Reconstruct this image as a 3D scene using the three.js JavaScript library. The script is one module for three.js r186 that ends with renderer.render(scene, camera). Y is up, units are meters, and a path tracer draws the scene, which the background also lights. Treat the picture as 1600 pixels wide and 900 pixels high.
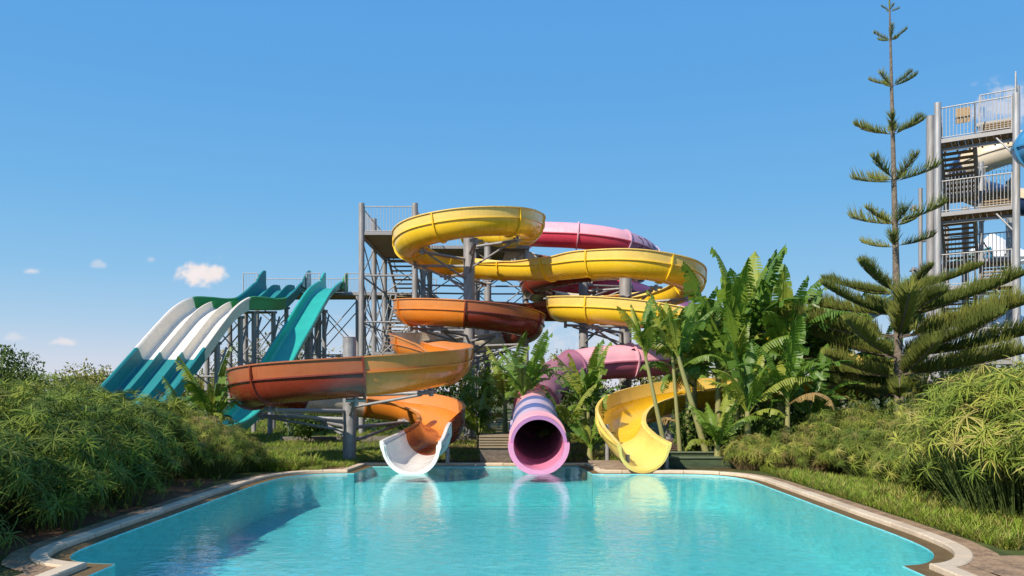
import * as THREE from 'three';
import { mergeGeometries, toCreasedNormals } from 'three/addons/utils/BufferGeometryUtils.js';
import { ImprovedNoise } from 'three/addons/math/ImprovedNoise.js';

// ------------------------------------------------------------ camera, sky, sun, exposure
const W = 1600, H = 900, FOCAL = 1250, HORIZON = 610, EYE = 1.75;      // a level camera with a raised lens
const scene = new THREE.Scene();
const camera = new THREE.PerspectiveCamera(2 * Math.atan(H / 2 / FOCAL) * 180 / Math.PI, W / H, 0.1, 3000);
camera.position.set(0, EYE, 0);
camera.lookAt(0, EYE, -10);
camera.setViewOffset(W, H, 0, -(HORIZON - H / 2), W, H);
const renderer = new THREE.WebGLRenderer({ antialias: true });
renderer.setSize(1024, 576);
renderer.toneMapping = THREE.LinearToneMapping;
renderer.toneMappingExposure = 1.25;
renderer.shadowMap.enabled = true;

const noise3 = new ImprovedNoise();
const fbm = (x, y, z, o = 4) => { let s = 0, a = 0.5, f = 1; for (let i = 0; i < o; i++) { s += a * noise3.noise(x * f, y * f, z * f); a *= 0.5; f *= 2.03; } return s; };
const mulberry = a => () => { a |= 0; a = a + 0x6D2B79F5 | 0; let t = Math.imul(a ^ a >>> 15, 1 | a); t = t + Math.imul(t ^ t >>> 7, 61 | t) ^ t; return ((t ^ t >>> 14) >>> 0) / 4294967296; };
const lin = c => c <= 0.04045 ? c / 12.92 : ((c + 0.055) / 1.055) ** 2.4;
const smooth = (a, b, x) => { const t = Math.min(1, Math.max(0, (x - a) / (b - a))); return t * t * (3 - 2 * t); };
const V = (x, y, z) => new THREE.Vector3(x, y, z);

function makeSky() {
  const w = 4096, h = 2048, d = new Float32Array(w * h * 4);
  // elevation (degrees) -> sRGB
  const stops = [[0, 212, 211, 219], [2, 196, 205, 220], [4.5, 165, 196, 222], [8, 134, 184, 222], [13, 110, 171, 220], [20, 94, 159, 217], [30, 83, 149, 213], [55, 78, 138, 202], [90, 74, 132, 196]];
  // clouds: azimuth (tan, right of the view axis), tan of elevation, half width, half height, density
  const clouds = [[-.384, .1440, .040, .0165, 1.0], [-.604, .149, .0125, .0055, .6], [-.518, .157, .010, .005, .38], [-.560, .0600, .017, .006, .65], [-.614, .0660, .020, .006, .36], [-.452, .163, .006, .004, .3],
    [.62, .352, .050, .030, .55], [.72, .34, .09, .035, .6], [.16, .062, .13, .030, .35], [-.08, .07, .16, .035, .42], [.9, .2, .08, .02, .5], [-.9, .2, .07, .02, .5], [-1.2, .3, .1, .03, .5], [1.4, .28, .12, .03, .5]];
  for (let j = 0; j < h; j++) {
    const el = ((j + 0.5) / h - 0.5) * 180, e = Math.max(0, el);
    let k = 0; while (k < stops.length - 2 && stops[k + 1][0] < e) k++;
    const t = Math.min(1, (e - stops[k][0]) / (stops[k + 1][0] - stops[k][0]));
    const base = [1, 2, 3].map(c => 0.90 * lin((stops[k][c] * (1 - t) + stops[k + 1][c] * t) / 255));
    const te = Math.tan(e * Math.PI / 180);
    for (let i = 0; i < w; i++) {
      const az = ((i + 0.5) / w - 0.5) * 2 * Math.PI;                  // atan2(z, x)
      const x = Math.cos(az), z = Math.sin(az);
      let [r, g, b] = base;
      if (z < -0.3 && e > 0 && e < 32) {
        const tx = x / -z, ty = te / -z;
        let m = 0;
        for (const [cx, cy, rx, ry, dn] of clouds) {
          const u = (tx - cx) / rx, v = (ty - cy) / ry;
          if (u * u + v * v > 5) continue;
          const n = fbm(tx * 46, ty * 70, cx * 9, 5) * 1.5 + fbm(tx * 170, ty * 220, 3.3, 3) * 0.55;
          const vv = v < 0 ? v * 1.35 : v;
          m = Math.max(m, dn * smooth(-0.05, 0.75, 1 - Math.sqrt(u * u * (1 + .35 * v) + vv * vv) + n));
        }
        const wh = 0.90 + 0.1 * fbm(tx * 60, ty * 80, 7, 3);
        r += (0.80 * wh - r) * m; g += (0.735 * wh - g) * m; b += (0.73 * wh - b) * m;
      }
      const o = (j * w + i) * 4; d[o] = r; d[o + 1] = g; d[o + 2] = b; d[o + 3] = 1;
    }
  }
  const t = new THREE.DataTexture(d, w, h, THREE.RGBAFormat, THREE.FloatType);
  t.mapping = THREE.EquirectangularReflectionMapping; t.magFilter = THREE.LinearFilter; t.needsUpdate = true;
  return t;
}
const sky = makeSky();
scene.background = sky; scene.environment = sky;

const sun = new THREE.DirectionalLight(new THREE.Color(1, 0.90, 0.76), 5.0);
const SUN = V(-0.52, 0.62, 0.58).normalize();
sun.position.copy(SUN).multiplyScalar(60).add(V(0, 0, -18));
sun.target.position.set(0, 0, -18);
sun.castShadow = true; sun.shadow.mapSize.set(4096, 4096); sun.shadow.radius = 1;
Object.assign(sun.shadow.camera, { left: -40, right: 40, top: 40, bottom: -40, near: 1, far: 140 });
scene.add(sun, sun.target);

// ------------------------------------------------------------ helpers
const taken = {};
function numbered(name) { const k = taken[name] = (taken[name] ?? -1) + 1; return k ? name + '_' + String(k).padStart(3, '0') : name; }
function tag(o, label, category, group, kind) { if (label) o.userData.label = label; if (category) o.userData.category = category; if (group) o.userData.group = group; if (kind) o.userData.kind = kind; return o; }
function thing(name, label, category, group) { const o = new THREE.Group(); o.name = numbered(name); scene.add(o); return tag(o, label, category, group); }
function part(parent, name, geo, mat) { const m = new THREE.Mesh(geo, mat); m.name = parent === scene ? numbered(name) : name; m.castShadow = m.receiveShadow = true; parent.add(m); return m; }
function struct(name, geo, mat, label, category) { return tag(part(scene, name, geo, mat), label, category, null, 'structure'); }
function rebase(g, x, y, z) { const b = V(x, y, z); for (const c of g.children) c.position.sub(b); g.position.copy(b); return g; }

const cylUnit = new THREE.CylinderGeometry(1, 1, 1, 12), barUnit = new THREE.CylinderGeometry(1, 1, 1, 6), boxUnit = new THREE.BoxGeometry(1, 1, 1);
const UPV = V(0, 1, 0);
function rod(parent, name, a, b, r, mat, unit = barUnit) {
  const m = part(parent, name, unit, mat), d = b.clone().sub(a), L = d.length();
  m.position.copy(a).addScaledVector(d, 0.5); m.quaternion.setFromUnitVectors(UPV, d.normalize()); m.scale.set(r, L, r);
  return m;
}
function rodGeo(a, b, r, n = 6) {
  const d = b.clone().sub(a), L = d.length(), g = new THREE.CylinderGeometry(r, r, L, n);
  g.applyQuaternion(new THREE.Quaternion().setFromUnitVectors(UPV, d.clone().normalize()));
  const m = a.clone().addScaledVector(d, 0.5); g.translate(m.x, m.y, m.z); return g;
}
function box(parent, name, cx, cy, cz, sx, sy, sz, mat, turn = 0) { const m = part(parent, name, boxUnit, mat); m.position.set(cx, cy, cz); m.scale.set(sx, sy, sz); m.rotation.y = turn; return m; }

// ------------------------------------------------------------ textures and materials
function noiseTex(n, f, srgb = false) {      // f(u, v in 0..1) -> value or [r, g, b] 0..1; tiling is up to f
  const d = new Uint8Array(n * n * 4);
  for (let j = 0; j < n; j++) for (let i = 0; i < n; i++) { const c = f(i / n, j / n), o = (j * n + i) * 4; for (let k = 0; k < 3; k++) d[o + k] = 255 * Math.min(1, Math.max(0, Array.isArray(c) ? c[k] : c)); d[o + 3] = 255; }
  const t = new THREE.DataTexture(d, n, n); t.wrapS = t.wrapT = THREE.RepeatWrapping; t.magFilter = THREE.LinearFilter; t.minFilter = THREE.LinearMipmapLinearFilter; t.generateMipmaps = true;
  if (srgb) t.colorSpace = THREE.SRGBColorSpace; t.needsUpdate = true; return t;
}
// a tiling fbm: four-way blend of the plain one
const tile = (u, v, s, z, o) => { const a = u, b = v; return fbm(u * s, v * s, z, o) * (1 - a) * (1 - b) + fbm((u - 1) * s, v * s, z, o) * a * (1 - b) + fbm(u * s, (v - 1) * s, z, o) * (1 - a) * b + fbm((u - 1) * s, (v - 1) * s, z, o) * a * b; };
const rep = (t, x, y = x) => { const c = t.clone(); c.repeat.set(x, y); c.needsUpdate = true; return c; };
// weathering of gelcoat: chalky streaks that run down the flume and scuffs
const gelTex = noiseTex(512, (u, v) => { const st = fbm(u * 5, v * 70, 3, 3) * Math.min(1, 8 * Math.min(u, 1 - u, v, 1 - v)), n = 0.965 + 0.10 * tile(u, v, 5, 1, 5) + 0.05 * tile(u, v, 26, 4, 3) + 0.16 * st * smooth(-.1, .3, tile(u, v, 4, 8, 2)); return [n, n * 0.995, n * 0.985]; }, true);
const gelRough = noiseTex(256, (u, v) => 0.62 + 0.55 * tile(u, v, 7, 9, 4));
const gel = (r, g, b, rough = 0.42) => new THREE.MeshPhysicalMaterial({ color: new THREE.Color(r, g, b), map: rep(gelTex, 0.33), roughnessMap: rep(gelRough, 0.5), roughness: rough, clearcoat: 0.35, clearcoatRoughness: 0.16 });
const matte = (r, g, b, rough = .6) => new THREE.MeshStandardMaterial({ color: new THREE.Color(r, g, b), map: rep(gelTex, 0.33), roughness: rough });
const M = {
  yellow: gel(.90, .575, .028), yellowFaded: gel(.86, .61, .15, .6), yellowPale: gel(.90, .67, .17, .5), orange: gel(.70, .22, .024), orangeFaded: gel(.66, .25, .06, .6), brown: gel(.21, .032, .016), brownSunlit: gel(.38, .115, .045, .55), cream: gel(.74, .66, .54), white: gel(.80, .78, .74),  // brown side walls: caught sun put into a paler brown, with slight fading
  pinkLight: gel(.84, .42, .50, .55), pink: gel(.80, .27, .44), red: gel(.66, .055, .10), mauve: gel(.40, .17, .27), lilac: gel(.46, .30, .42), purple: gel(.16, .06, .16), blue: gel(.13, .18, .44), lavender: gel(.62, .50, .66), rose: gel(.62, .16, .24),
  teal: matte(.014, .22, .23), turq: matte(.03, .41, .35, .4), turqRim: gel(.35, .65, .62), green: matte(.04, .27, .05), laneWhite: matte(.82, .76, .66), blueTube: gel(.06, .28, .55), navy: gel(.02, .05, .14), sand: gel(.70, .56, .38),
};
const steelTex = noiseTex(256, (u, v) => { const n = 0.9 + 0.3 * tile(u, v, 6, 2, 5); return [n, n, n * 1.01]; }, true);
const steel = (r, g, b, rough = 0.55, metal = 0.25) => new THREE.MeshStandardMaterial({ color: new THREE.Color(r, g, b), map: rep(steelTex, 2, 3), roughness: rough, metalness: metal });
const S = { pole: steel(.36, .35, .34, .5, .15), bar: steel(.34, .335, .33), dark: steel(.20, .19, .18), galv: steel(.46, .46, .455, .5, .3), rail: steel(.52, .51, .49) };
const woodTex = noiseTex(256, (u, v) => { const g = 0.8 + 0.45 * fbm(u * 3, v * 60, 2, 4) + 0.25 * tile(u, v, 5, 6, 3); return [g, g * 0.96, g * 0.9]; }, true);
const wood = (r, g, b) => new THREE.MeshStandardMaterial({ color: new THREE.Color(r, g, b), map: woodTex, roughness: 0.85 });
const WD = { tan: wood(.56, .42, .25), grey: wood(.42, .34, .24), under: wood(.50, .38, .23) };  // under: brightened deck wood, warm light on the underside put into its colour

// ------------------------------------------------------------ pool outline (water edge), metres
function catmull(pts, n = 6, closed = false) { const c = new THREE.CatmullRomCurve3(pts.map(([x, z]) => V(x, 0, z)), closed, 'centripetal'); return c.getPoints(n * (pts.length - 1)).map(p => [p.x, p.z]); }
const outline = [
  ...catmull([[-4.0, -3.4], [-4.0, -6], [-3.98, -8.02]], 3).slice(0, -1),
  ...catmull([[-3.98, -8.02], [-4.3, -8.08], [-4.55, -8.25], [-4.7, -8.6], [-4.74, -9.2], [-4.74, -11], [-4.74, -13.5], [-4.7, -15.2], [-4.55, -16.1], [-4.2, -16.6], [-3.75, -16.76], [-3.32, -16.8]], 4).slice(0, -1),
  [-3.32, -16.8], [-3.2, -18.3], [1.52, -18.3], [1.68, -16.66],
  ...catmull([[1.68, -16.66], [3.2, -16.62], [3.9, -16.52], [4.35, -16.2], [4.58, -15.6], [4.62, -14], [4.62, -11], [4.62, -9.3], [4.52, -8.6], [4.3, -8.2], [4.1, -8.02], [3.88, -7.95]], 4).slice(1, -1),
  ...catmull([[3.88, -7.95], [3.88, -6], [3.88, -3.4]], 3),
];
// runs left side away from the camera, across the far end, back along the right side: the ground lies on its left
function offset(poly, d) {
  const n = poly.length, sharp = [];
  const made = poly.map((p, i) => {
    const a = poly[(i + n - 1) % n], b = poly[(i + 1) % n];
    const d1 = [p[0] - a[0], p[1] - a[1]], d2 = [b[0] - p[0], b[1] - p[1]], l1 = Math.hypot(...d1) || 1, l2 = Math.hypot(...d2) || 1;
    const n1 = [d1[1] / l1, -d1[0] / l1], n2 = [d2[1] / l2, -d2[0] / l2];
    let mx = n1[0] + n2[0], mz = n1[1] + n2[1]; const ml = Math.hypot(mx, mz) || 1; mx /= ml; mz /= ml;
    const k = Math.min(1.8, 1 / Math.max(0.35, mx * n1[0] + mz * n1[1])), q = [p[0] + mx * d * k, p[1] + mz * d * k];
    if (n1[0] * n2[0] + n1[1] * n2[1] < 0.8) sharp.push([p, q]);
    return q;
  });
  const near = q => { let m = 1e9; for (let i = 0; i < n; i++) { const a = poly[i], b = poly[(i + 1) % n], dx = b[0] - a[0], dz = b[1] - a[1], t = Math.min(1, Math.max(0, ((q[0] - a[0]) * dx + (q[1] - a[1]) * dz) / (dx * dx + dz * dz || 1))); m = Math.min(m, Math.hypot(q[0] - a[0] - dx * t, q[1] - a[1] - dz * t)); } return m; };
  return made.map((q, i) => { if (near(q) >= d * 0.97 || sharp.some(s => s[1] === q)) return q; let best = q, m = 0.9; for (const [p, c] of sharp) { const e = Math.hypot(p[0] - poly[i][0], p[1] - poly[i][1]); if (e < m) { m = e; best = c; } } return best; });
}
const flat = (poly, holes = [], y = 0) => { const s = new THREE.Shape(poly.map(([x, z]) => new THREE.Vector2(x, -z))); for (const h of holes) s.holes.push(new THREE.Path(h.map(([x, z]) => new THREE.Vector2(x, -z)))); const g = new THREE.ShapeGeometry(s); g.rotateX(-Math.PI / 2); g.translate(0, y, 0); return g; };

// ------------------------------------------------------------ the ground
const soilTex = noiseTex(512, (u, v) => { const n = 0.75 + 0.5 * tile(u, v, 6, 1, 5) + 0.35 * tile(u, v, 40, 2, 3); return [n, n * 0.97, n * 0.93]; }, true);
const stoneTex = noiseTex(256, (u, v) => { const n = 0.93 + 0.14 * tile(u, v, 6, 1, 5) + 0.12 * tile(u, v, 30, 2, 3); return [n, n * 0.985, n * 0.96]; }, true);
const groundTex = noiseTex(1024, (u, v) => { const n = 0.62 + 0.55 * tile(u, v, 9, 5, 5) + 0.3 * tile(u, v, 60, 8, 2), dry = smooth(-0.05, 0.28, tile(u, v, 7, 12, 4)); return [n * (0.62 + .38 * dry), n * (0.74 + .08 * dry), n * (0.42 + .22 * dry)]; }, true);
const groundMat = new THREE.MeshStandardMaterial({ color: new THREE.Color(.42, .42, .17), map: rep(groundTex, 1 / 9), bumpMap: rep(soilTex, 1 / 1.3), bumpScale: 0.05, roughness: 1 });
const soilMat = new THREE.MeshStandardMaterial({ color: new THREE.Color(.24, .125, .065), map: rep(soilTex, 1 / 1.7), bumpMap: rep(soilTex, 1 / 1.1), bumpScale: 0.05, roughness: 1 });
const paveMat = new THREE.MeshStandardMaterial({ color: new THREE.Color(.56, .39, .25), map: rep(soilTex, 1 / 1.5), bumpMap: rep(soilTex, 1 / 0.7), bumpScale: 0.008, roughness: 0.95 });
const G0 = 0.03;                                                       // level of the ground
struct('ground', flat([[-900, 60], [-900, -1500], [900, -1500], [900, 60]], [offset(outline, 0.3)], G0), groundMat, 'green and dry lawn reaching to the horizon', 'ground');
const wob = (poly, a, s) => { const out = []; poly.forEach((p, i) => { const q = poly[(i + 1) % poly.length], L = Math.hypot(q[0] - p[0], q[1] - p[1]), n = Math.max(1, Math.round(L / 0.5)); for (let k = 0; k < n; k++) { const x = p[0] + (q[0] - p[0]) * k / n, z = p[1] + (q[1] - p[1]) * k / n; out.push([x + a * fbm(x * s, z * s, 1, 3), z + a * fbm(x * s, z * s, 9, 3)]); } }); return out; };
struct('soil_bed', flat(wob([[-5.35, -3], [-5.35, -14.2], [-6.3, -16.5], [-9, -17.5], [-14, -16], [-14, -3]], 0.7, 0.7), [], G0 + 0.006), soilMat, 'dark brown planting soil under the bushes left of the pool', 'soil');
struct('soil_bed', flat(wob([[-3.9, -17.1], [-3.6, -18.9], [-1, -19.3], [1.4, -19.2], [2.2, -17.9], [4.9, -17.5], [5.6, -17.2], [5.4, -19.4], [2, -21.5], [-2, -19.7], [-4.4, -18.4]], 0.25, 1.1), [], G0 + 0.006), soilMat, 'reddish bare soil around the slide exits behind the pool', 'soil');
struct('soil_bed', flat(wob([[-3.2, -24.2], [-0.6, -22], [1.6, -20.4], [5, -19.9], [8.5, -18.4], [13, -17], [16, -20], [12, -28], [2, -31], [-3, -29]], 0.6, 0.6), [], G0 + 0.010), soilMat, 'brown shaded soil under the banana plants', 'soil');
struct('soil_bed', flat(wob([[5.9, -7.6], [5.7, -10], [5.9, -12.4], [6.2, -14], [5.6, -16.4], [6.5, -17.2], [12, -16.5], [12, -7.2]], 0.4, 1.0), [], G0 + 0.006), soilMat, 'brown soil under the bushes right of the pool', 'soil');

// pool: basin, water, overflow gutter, coping stones, paved border
const floorTex = noiseTex(512, (u, v) => { const g = Math.max(smooth(.9, .97, (u * 24) % 1), smooth(.9, .97, (v * 24) % 1)); const n = 0.93 + 0.16 * tile(u, v, 8, 3, 4) - 0.10 * g; return [n * .97, n, n]; }, true);
const basinMat = new THREE.MeshStandardMaterial({ color: new THREE.Color(.31, .70, .73), map: rep(floorTex, 1 / 1.2), roughness: 0.5 });
const DEPTH = -0.68, WATER = 0.0;
function basinGeo() {
  const pos = [], uv = [], idx = []; let run = 0;
  for (let i = 0; i <= outline.length; i++) {
    const p = outline[i % outline.length], q = outline[(i + outline.length - 1) % outline.length]; if (i) run += Math.hypot(p[0] - q[0], p[1] - q[1]);
    pos.push(p[0], G0 - 0.02, p[1], p[0], DEPTH, p[1]); uv.push(run, 0, run, 1.3);
    if (i) { const a = (i - 1) * 2; idx.push(a, a + 1, a + 2, a + 2, a + 1, a + 3); }
  }
  const g = new THREE.BufferGeometry(); g.setAttribute('position', new THREE.Float32BufferAttribute(pos, 3)); g.setAttribute('uv', new THREE.Float32BufferAttribute(uv, 2)); g.setIndex(idx); g.computeVertexNormals();
  return toCreasedNormals(g, 0.6);
}
const basin = new THREE.Group(); basin.name = 'pool_basin'; scene.add(basin); tag(basin, 'turquoise tiled basin of the pool', 'pool', null, 'structure');
part(basin, 'basin_wall', basinGeo(), basinMat); part(basin, 'basin_floor', flat(outline, [], DEPTH), basinMat);
{ const sh = new THREE.Shape([[-3.31, -16.8], [-3.19, -18.292], [1.512, -18.292], [1.672, -16.68]].map(([x, z]) => new THREE.Vector2(x, -z))), g = new THREE.ExtrudeGeometry(sh, { depth: -.2 - DEPTH, bevelEnabled: false }); g.rotateX(-Math.PI / 2); g.translate(0, DEPTH + .004, 0); part(basin, 'runout_ledge', g, basinMat); }
const rippleTex = noiseTex(1024, (u, v) => 0.5 + 0.42 * tile(u, v, 13, 2, 4) + 0.20 * tile(u, v, 46, 7, 3));
const waterMat = new THREE.MeshPhysicalMaterial({ color: new THREE.Color(.60, .95, .95), transmission: 1, thickness: 0, roughness: 0.0, ior: 1.33, bumpMap: rep(rippleTex, 1 / 5.5, 1 / 4), bumpScale: 0.016 });
struct('pool_water', flat(outline.map(([x, z]) => [x, z]), [], WATER), waterMat, 'clear turquoise pool water with fine ripples', 'water').castShadow = false;

function strip(polyA, polyB, y, loop) { const pos = [], uv = [], idx = []; let run = 0; const n = polyA.length; for (let i = 0; i < n + (loop ? 1 : 0); i++) { const a = polyA[i % n], b = polyB[i % n]; if (i) { const p = polyA[(i - 1) % n]; run += Math.hypot(a[0] - p[0], a[1] - p[1]); } pos.push(a[0], y, a[1], b[0], y, b[1]); uv.push(run, 0, run, Math.hypot(a[0] - b[0], a[1] - b[1])); if (i) { const k = (i - 1) * 2; idx.push(k, k + 2, k + 1, k + 1, k + 2, k + 3); } } const g = new THREE.BufferGeometry(); g.setAttribute('position', new THREE.Float32BufferAttribute(pos, 3)); g.setAttribute('uv', new THREE.Float32BufferAttribute(uv, 2)); g.setIndex(idx); g.computeVertexNormals(); return g; }
function resample(poly, step) { const out = []; const n = poly.length; for (let i = 0; i < n; i++) { const p = poly[i], q = poly[(i + 1) % n], L = Math.hypot(q[0] - p[0], q[1] - p[1]), k = Math.max(1, Math.round(L / step)); for (let s = 0; s < k; s++) out.push([p[0] + (q[0] - p[0]) * s / k, p[1] + (q[1] - p[1]) * s / k]); } return out; }
const o18 = offset(outline, 0.19);
const grateTex = noiseTex(256, (u, v) => { const s = smooth(.35, .5, Math.abs((u * 32 % 1) - .5) * 2); const n = 0.55 + 0.45 * s + 0.3 * tile(u, v, 8, 3, 3); return [n, n * .97, n * .92]; }, true);
struct('overflow_gutter', strip(outline, o18, WATER + 0.008, true), new THREE.MeshStandardMaterial({ color: new THREE.Color(.19, .125, .045), map: rep(grateTex, 1.2, 1), roughness: 0.8 }), 'dark brown overflow channel along the pool edge', 'gutter');
{ // coping, stone by stone
  const coping = new THREE.Group(); coping.name = 'pool_coping'; scene.add(coping); tag(coping, 'pale stone coping around the pool', 'coping', null, 'structure');
  const mats = [[.70, .585, .45], [.65, .54, .41], [.73, .62, .48], [.61, .50, .38]].map(c => new THREE.MeshStandardMaterial({ color: new THREE.Color(...c), map: rep(stoneTex, 1.3), bumpMap: rep(soilTex, 2), bumpScale: 0.003, roughness: 0.8 }));
  // walk the outline at about 0.6 m; corners stay
  const cum = [0]; for (let i = 1; i <= outline.length; i++) { const a = outline[i - 1], b = outline[i % outline.length]; cum.push(cum[i - 1] + Math.hypot(a[0] - b[0], a[1] - b[1])); }
  const inner = o18, outer = offset(outline, 0.36), mid = offset(outline, 0.19);
  const at = (poly, s) => { let i = 0; while (i < outline.length - 1 && cum[i + 1] <= s) i++; const t = (s - cum[i]) / Math.max(1e-6, cum[i + 1] - cum[i]), a = poly[i], b = poly[(i + 1) % poly.length]; return [a[0] + (b[0] - a[0]) * t, a[1] + (b[1] - a[1]) * t]; };
  const total = cum[outline.length], rnd = mulberry(5), ends = [0], N = outline.length;
  for (let i = 1; i < N; i++) { const a = outline[i - 1], b = outline[i], c = outline[(i + 1) % N], t1 = Math.atan2(b[1] - a[1], b[0] - a[0]), t2 = Math.atan2(c[1] - b[1], c[0] - b[0]); if (Math.cos(t2 - t1) < 0.8) ends.push(cum[i]); }
  ends.push(total); const joints = []; for (let i = 1; i < ends.length; i++) { const L = ends[i] - ends[i - 1], k = Math.max(1, Math.round(L / 0.62)); for (let j = 0; j < k; j++) joints.push([ends[i - 1] + L * j / k, ends[i - 1] + L * (j + 1) / k]); }
  for (const [j0, j1] of joints) {
    const s0 = j0 + 0.006, s1 = j1 - 0.006, cuts = [s0, ...cum.filter(c => c > s0 + .02 && c < s1 - .02), s1];
    const A = cuts.map(s => at(inner, s)), B = cuts.map(s => at(outer, s)), y1 = 0.062 + 0.006 * rnd(), y0 = -0.05, e = 0.012;
    const pos = [], idx = [], uv = [];
    cuts.forEach((s, i) => { const a = A[i], b = B[i], dx = b[0] - a[0], dz = b[1] - a[1], L = Math.hypot(dx, dz), ux = dx / L * e, uz = dz / L * e;
      for (const [x, y, z, v] of [[a[0], y0, a[1], 0], [a[0], y1 - e, a[1], .1], [a[0] + ux, y1, a[1] + uz, .12], [b[0] - ux, y1, b[1] - uz, .4], [b[0], y1 - e, b[1], .42], [b[0], y0, b[1], .5]]) { pos.push(x, y, z); uv.push(s, v); }
      if (i) for (let j = 0; j < 5; j++) { const p = (i - 1) * 6 + j; idx.push(p, p + 6, p + 1, p + 1, p + 6, p + 7); } });
    const l = (cuts.length - 1) * 6; idx.push(0, 1, 5, 1, 4, 5, 1, 2, 4, 2, 3, 4, l, l + 5, l + 1, l + 1, l + 5, l + 4, l + 1, l + 4, l + 2, l + 2, l + 4, l + 3);
    const g = new THREE.BufferGeometry(); g.setAttribute('position', new THREE.Float32BufferAttribute(pos, 3)); g.setAttribute('uv', new THREE.Float32BufferAttribute(uv, 2)); g.setIndex(idx); g.computeVertexNormals();
    part(coping, 'coping_stone', toCreasedNormals(g, 0.5), mats[Math.floor(rnd() * 4)]);
  }
}
struct('paved_border', strip(offset(outline, 0.33), offset(outline, 0.60).map(([x, z], i) => [x + .05 * fbm(x * 2, z * 2, 3), z + .05 * fbm(x * 2, z * 2, 6)]), G0 + 0.010, true), paveMat, 'narrow sandy border outside the pool coping', 'paving');
struct('paved_terrace', flat(wob([[4.5, -3], [4.5, -8.15], [5.2, -8.3], [5.9, -8.1], [7.5, -7.7], [12, -7.4], [12, -3]], 0.12, 2), [], G0 + 0.014), paveMat, 'sandy paving at the near right corner of the pool', 'paving');

// ------------------------------------------------------------ sweeps along a path
function framesOf(pts, step = 0.16) {
  const c = new THREE.CatmullRomCurve3(pts.map(p => V(p[0], p[1], p[2])), false, 'centripetal'), n = pts.length - 1, F = [], marks = [0];
  for (let k = 0; k < n; k++) {
    const L = V(...pts[k].slice(0, 3)).distanceTo(V(...pts[k + 1].slice(0, 3))), m = Math.max(2, Math.ceil(L / step));
    for (let s = 0; s < m + (k === n - 1 ? 1 : 0); s++) {
      const t = (k + s / m) / n, p = c.getPoint(t), T = c.getTangent(t), R = V(0, 0, 0).crossVectors(T, UPV).normalize(), N = V(0, 0, 0).crossVectors(R, T).normalize(), w = s / m, f = w * w * (3 - 2 * w);
      const x = j => (pts[k][j] ?? 0) * (1 - f) + (pts[k + 1][j] ?? 0) * f;
      F.push({ p, t: T, r: R, n: N, eL: x(3), eR: x(4), w: pts[k][5] === undefined && pts[k + 1][5] === undefined ? 1 : (pts[k][5] ?? 1) * (1 - f) + (pts[k + 1][5] ?? 1) * f });
    }
    marks.push(k === n - 1 ? F.length - 1 : F.length);
  }
  F[0].s = 0; for (let i = 1; i < F.length; i++) F[i].s = F[i - 1].s + F[i].p.distanceTo(F[i - 1].p);
  return { F, marks };
}
function sweep(list, polyFn, crease = 0.55) {
  const pos = [], uv = [], idx = []; let n;
  list.forEach((f, i) => {
    const poly = polyFn(f, i); n = poly.length; let run = 0;
    for (let j = 0; j <= n; j++) { const [u, v] = poly[j % n]; if (j) { const q = poly[j - 1]; run += Math.hypot(u - q[0], v - q[1]); } const p = f.p.clone().addScaledVector(f.r, u).addScaledVector(f.n, v); pos.push(p.x, p.y, p.z); uv.push(run, f.s); }
    if (i) for (let j = 0; j < n; j++) { const a = (i - 1) * (n + 1) + j, b = a + n + 1; idx.push(a, a + 1, b, a + 1, b + 1, b); }
  });
  for (const [i, flip] of [[0, true], [list.length - 1, false]]) {
    const tri = THREE.ShapeUtils.triangulateShape(polyFn(list[i], i).map(p => new THREE.Vector2(p[0], p[1])), []), o = i * (n + 1);
    for (const [a, b, c] of tri) flip ? idx.push(o + a, o + b, o + c) : idx.push(o + a, o + c, o + b);
  }
  const g = new THREE.BufferGeometry(); g.setAttribute('position', new THREE.Float32BufferAttribute(pos, 3)); g.setAttribute('uv', new THREE.Float32BufferAttribute(uv, 2)); g.setIndex(idx);
  const h = g.toNonIndexed(); h.computeVertexNormals(); return toCreasedNormals(h, crease);
}
const arcPts = (r, a0, a1, n) => Array.from({ length: n + 1 }, (_, k) => { const a = a0 + (a1 - a0) * k / n; return [r * Math.cos(a), r * Math.sin(a)]; });
const TR = 0.5;                                                        // trough radius
const trough = f => { const r = TR * f.w, i = r - 0.028; return [[-r - .055, .03], [-r - .055, 0], [-r, 0], ...arcPts(r, Math.PI, 2 * Math.PI, 18).slice(1, -1), [r, 0], [r + .055, 0], [r + .055, .03], [i, .03], ...arcPts(i, 0, -Math.PI, 18), [-i, .03]]; };
const sideWall = sgn => f => { const r = TR * f.w, h = Math.max(0.06, sgn > 0 ? f.eR : f.eL), q = [[r + .012, .034], [r + .035, h * .5], [r + .045, h - .035], [r + .09, h - .03], [r + .09, h], [r + .018, h], [r + .008, h * .5], [r - .02, .034]]; return sgn > 0 ? q : q.map(([u, v]) => [-u, v]).reverse(); };
const flangePoly = f => { const r = TR * f.w, hl = Math.max(.05, f.eL), hr = Math.max(.05, f.eR); return [[-r - .09, hl - .002], [-r - .085, .0], ...arcPts(r + .055, Math.PI, 2 * Math.PI, 18).slice(1, -1), [r + .085, 0], [r + .09, hr - .002], [r + .04, hr - .04], [r + .005, .036], ...arcPts(r - .004, 0, -Math.PI, 18), [-r - .005, .036], [-r - .04, hl - .04]]; };
function thin(f, d) { return [-d, d].map(k => ({ ...f, p: f.p.clone().addScaledVector(f.t, k), s: f.s + k })); }
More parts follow.
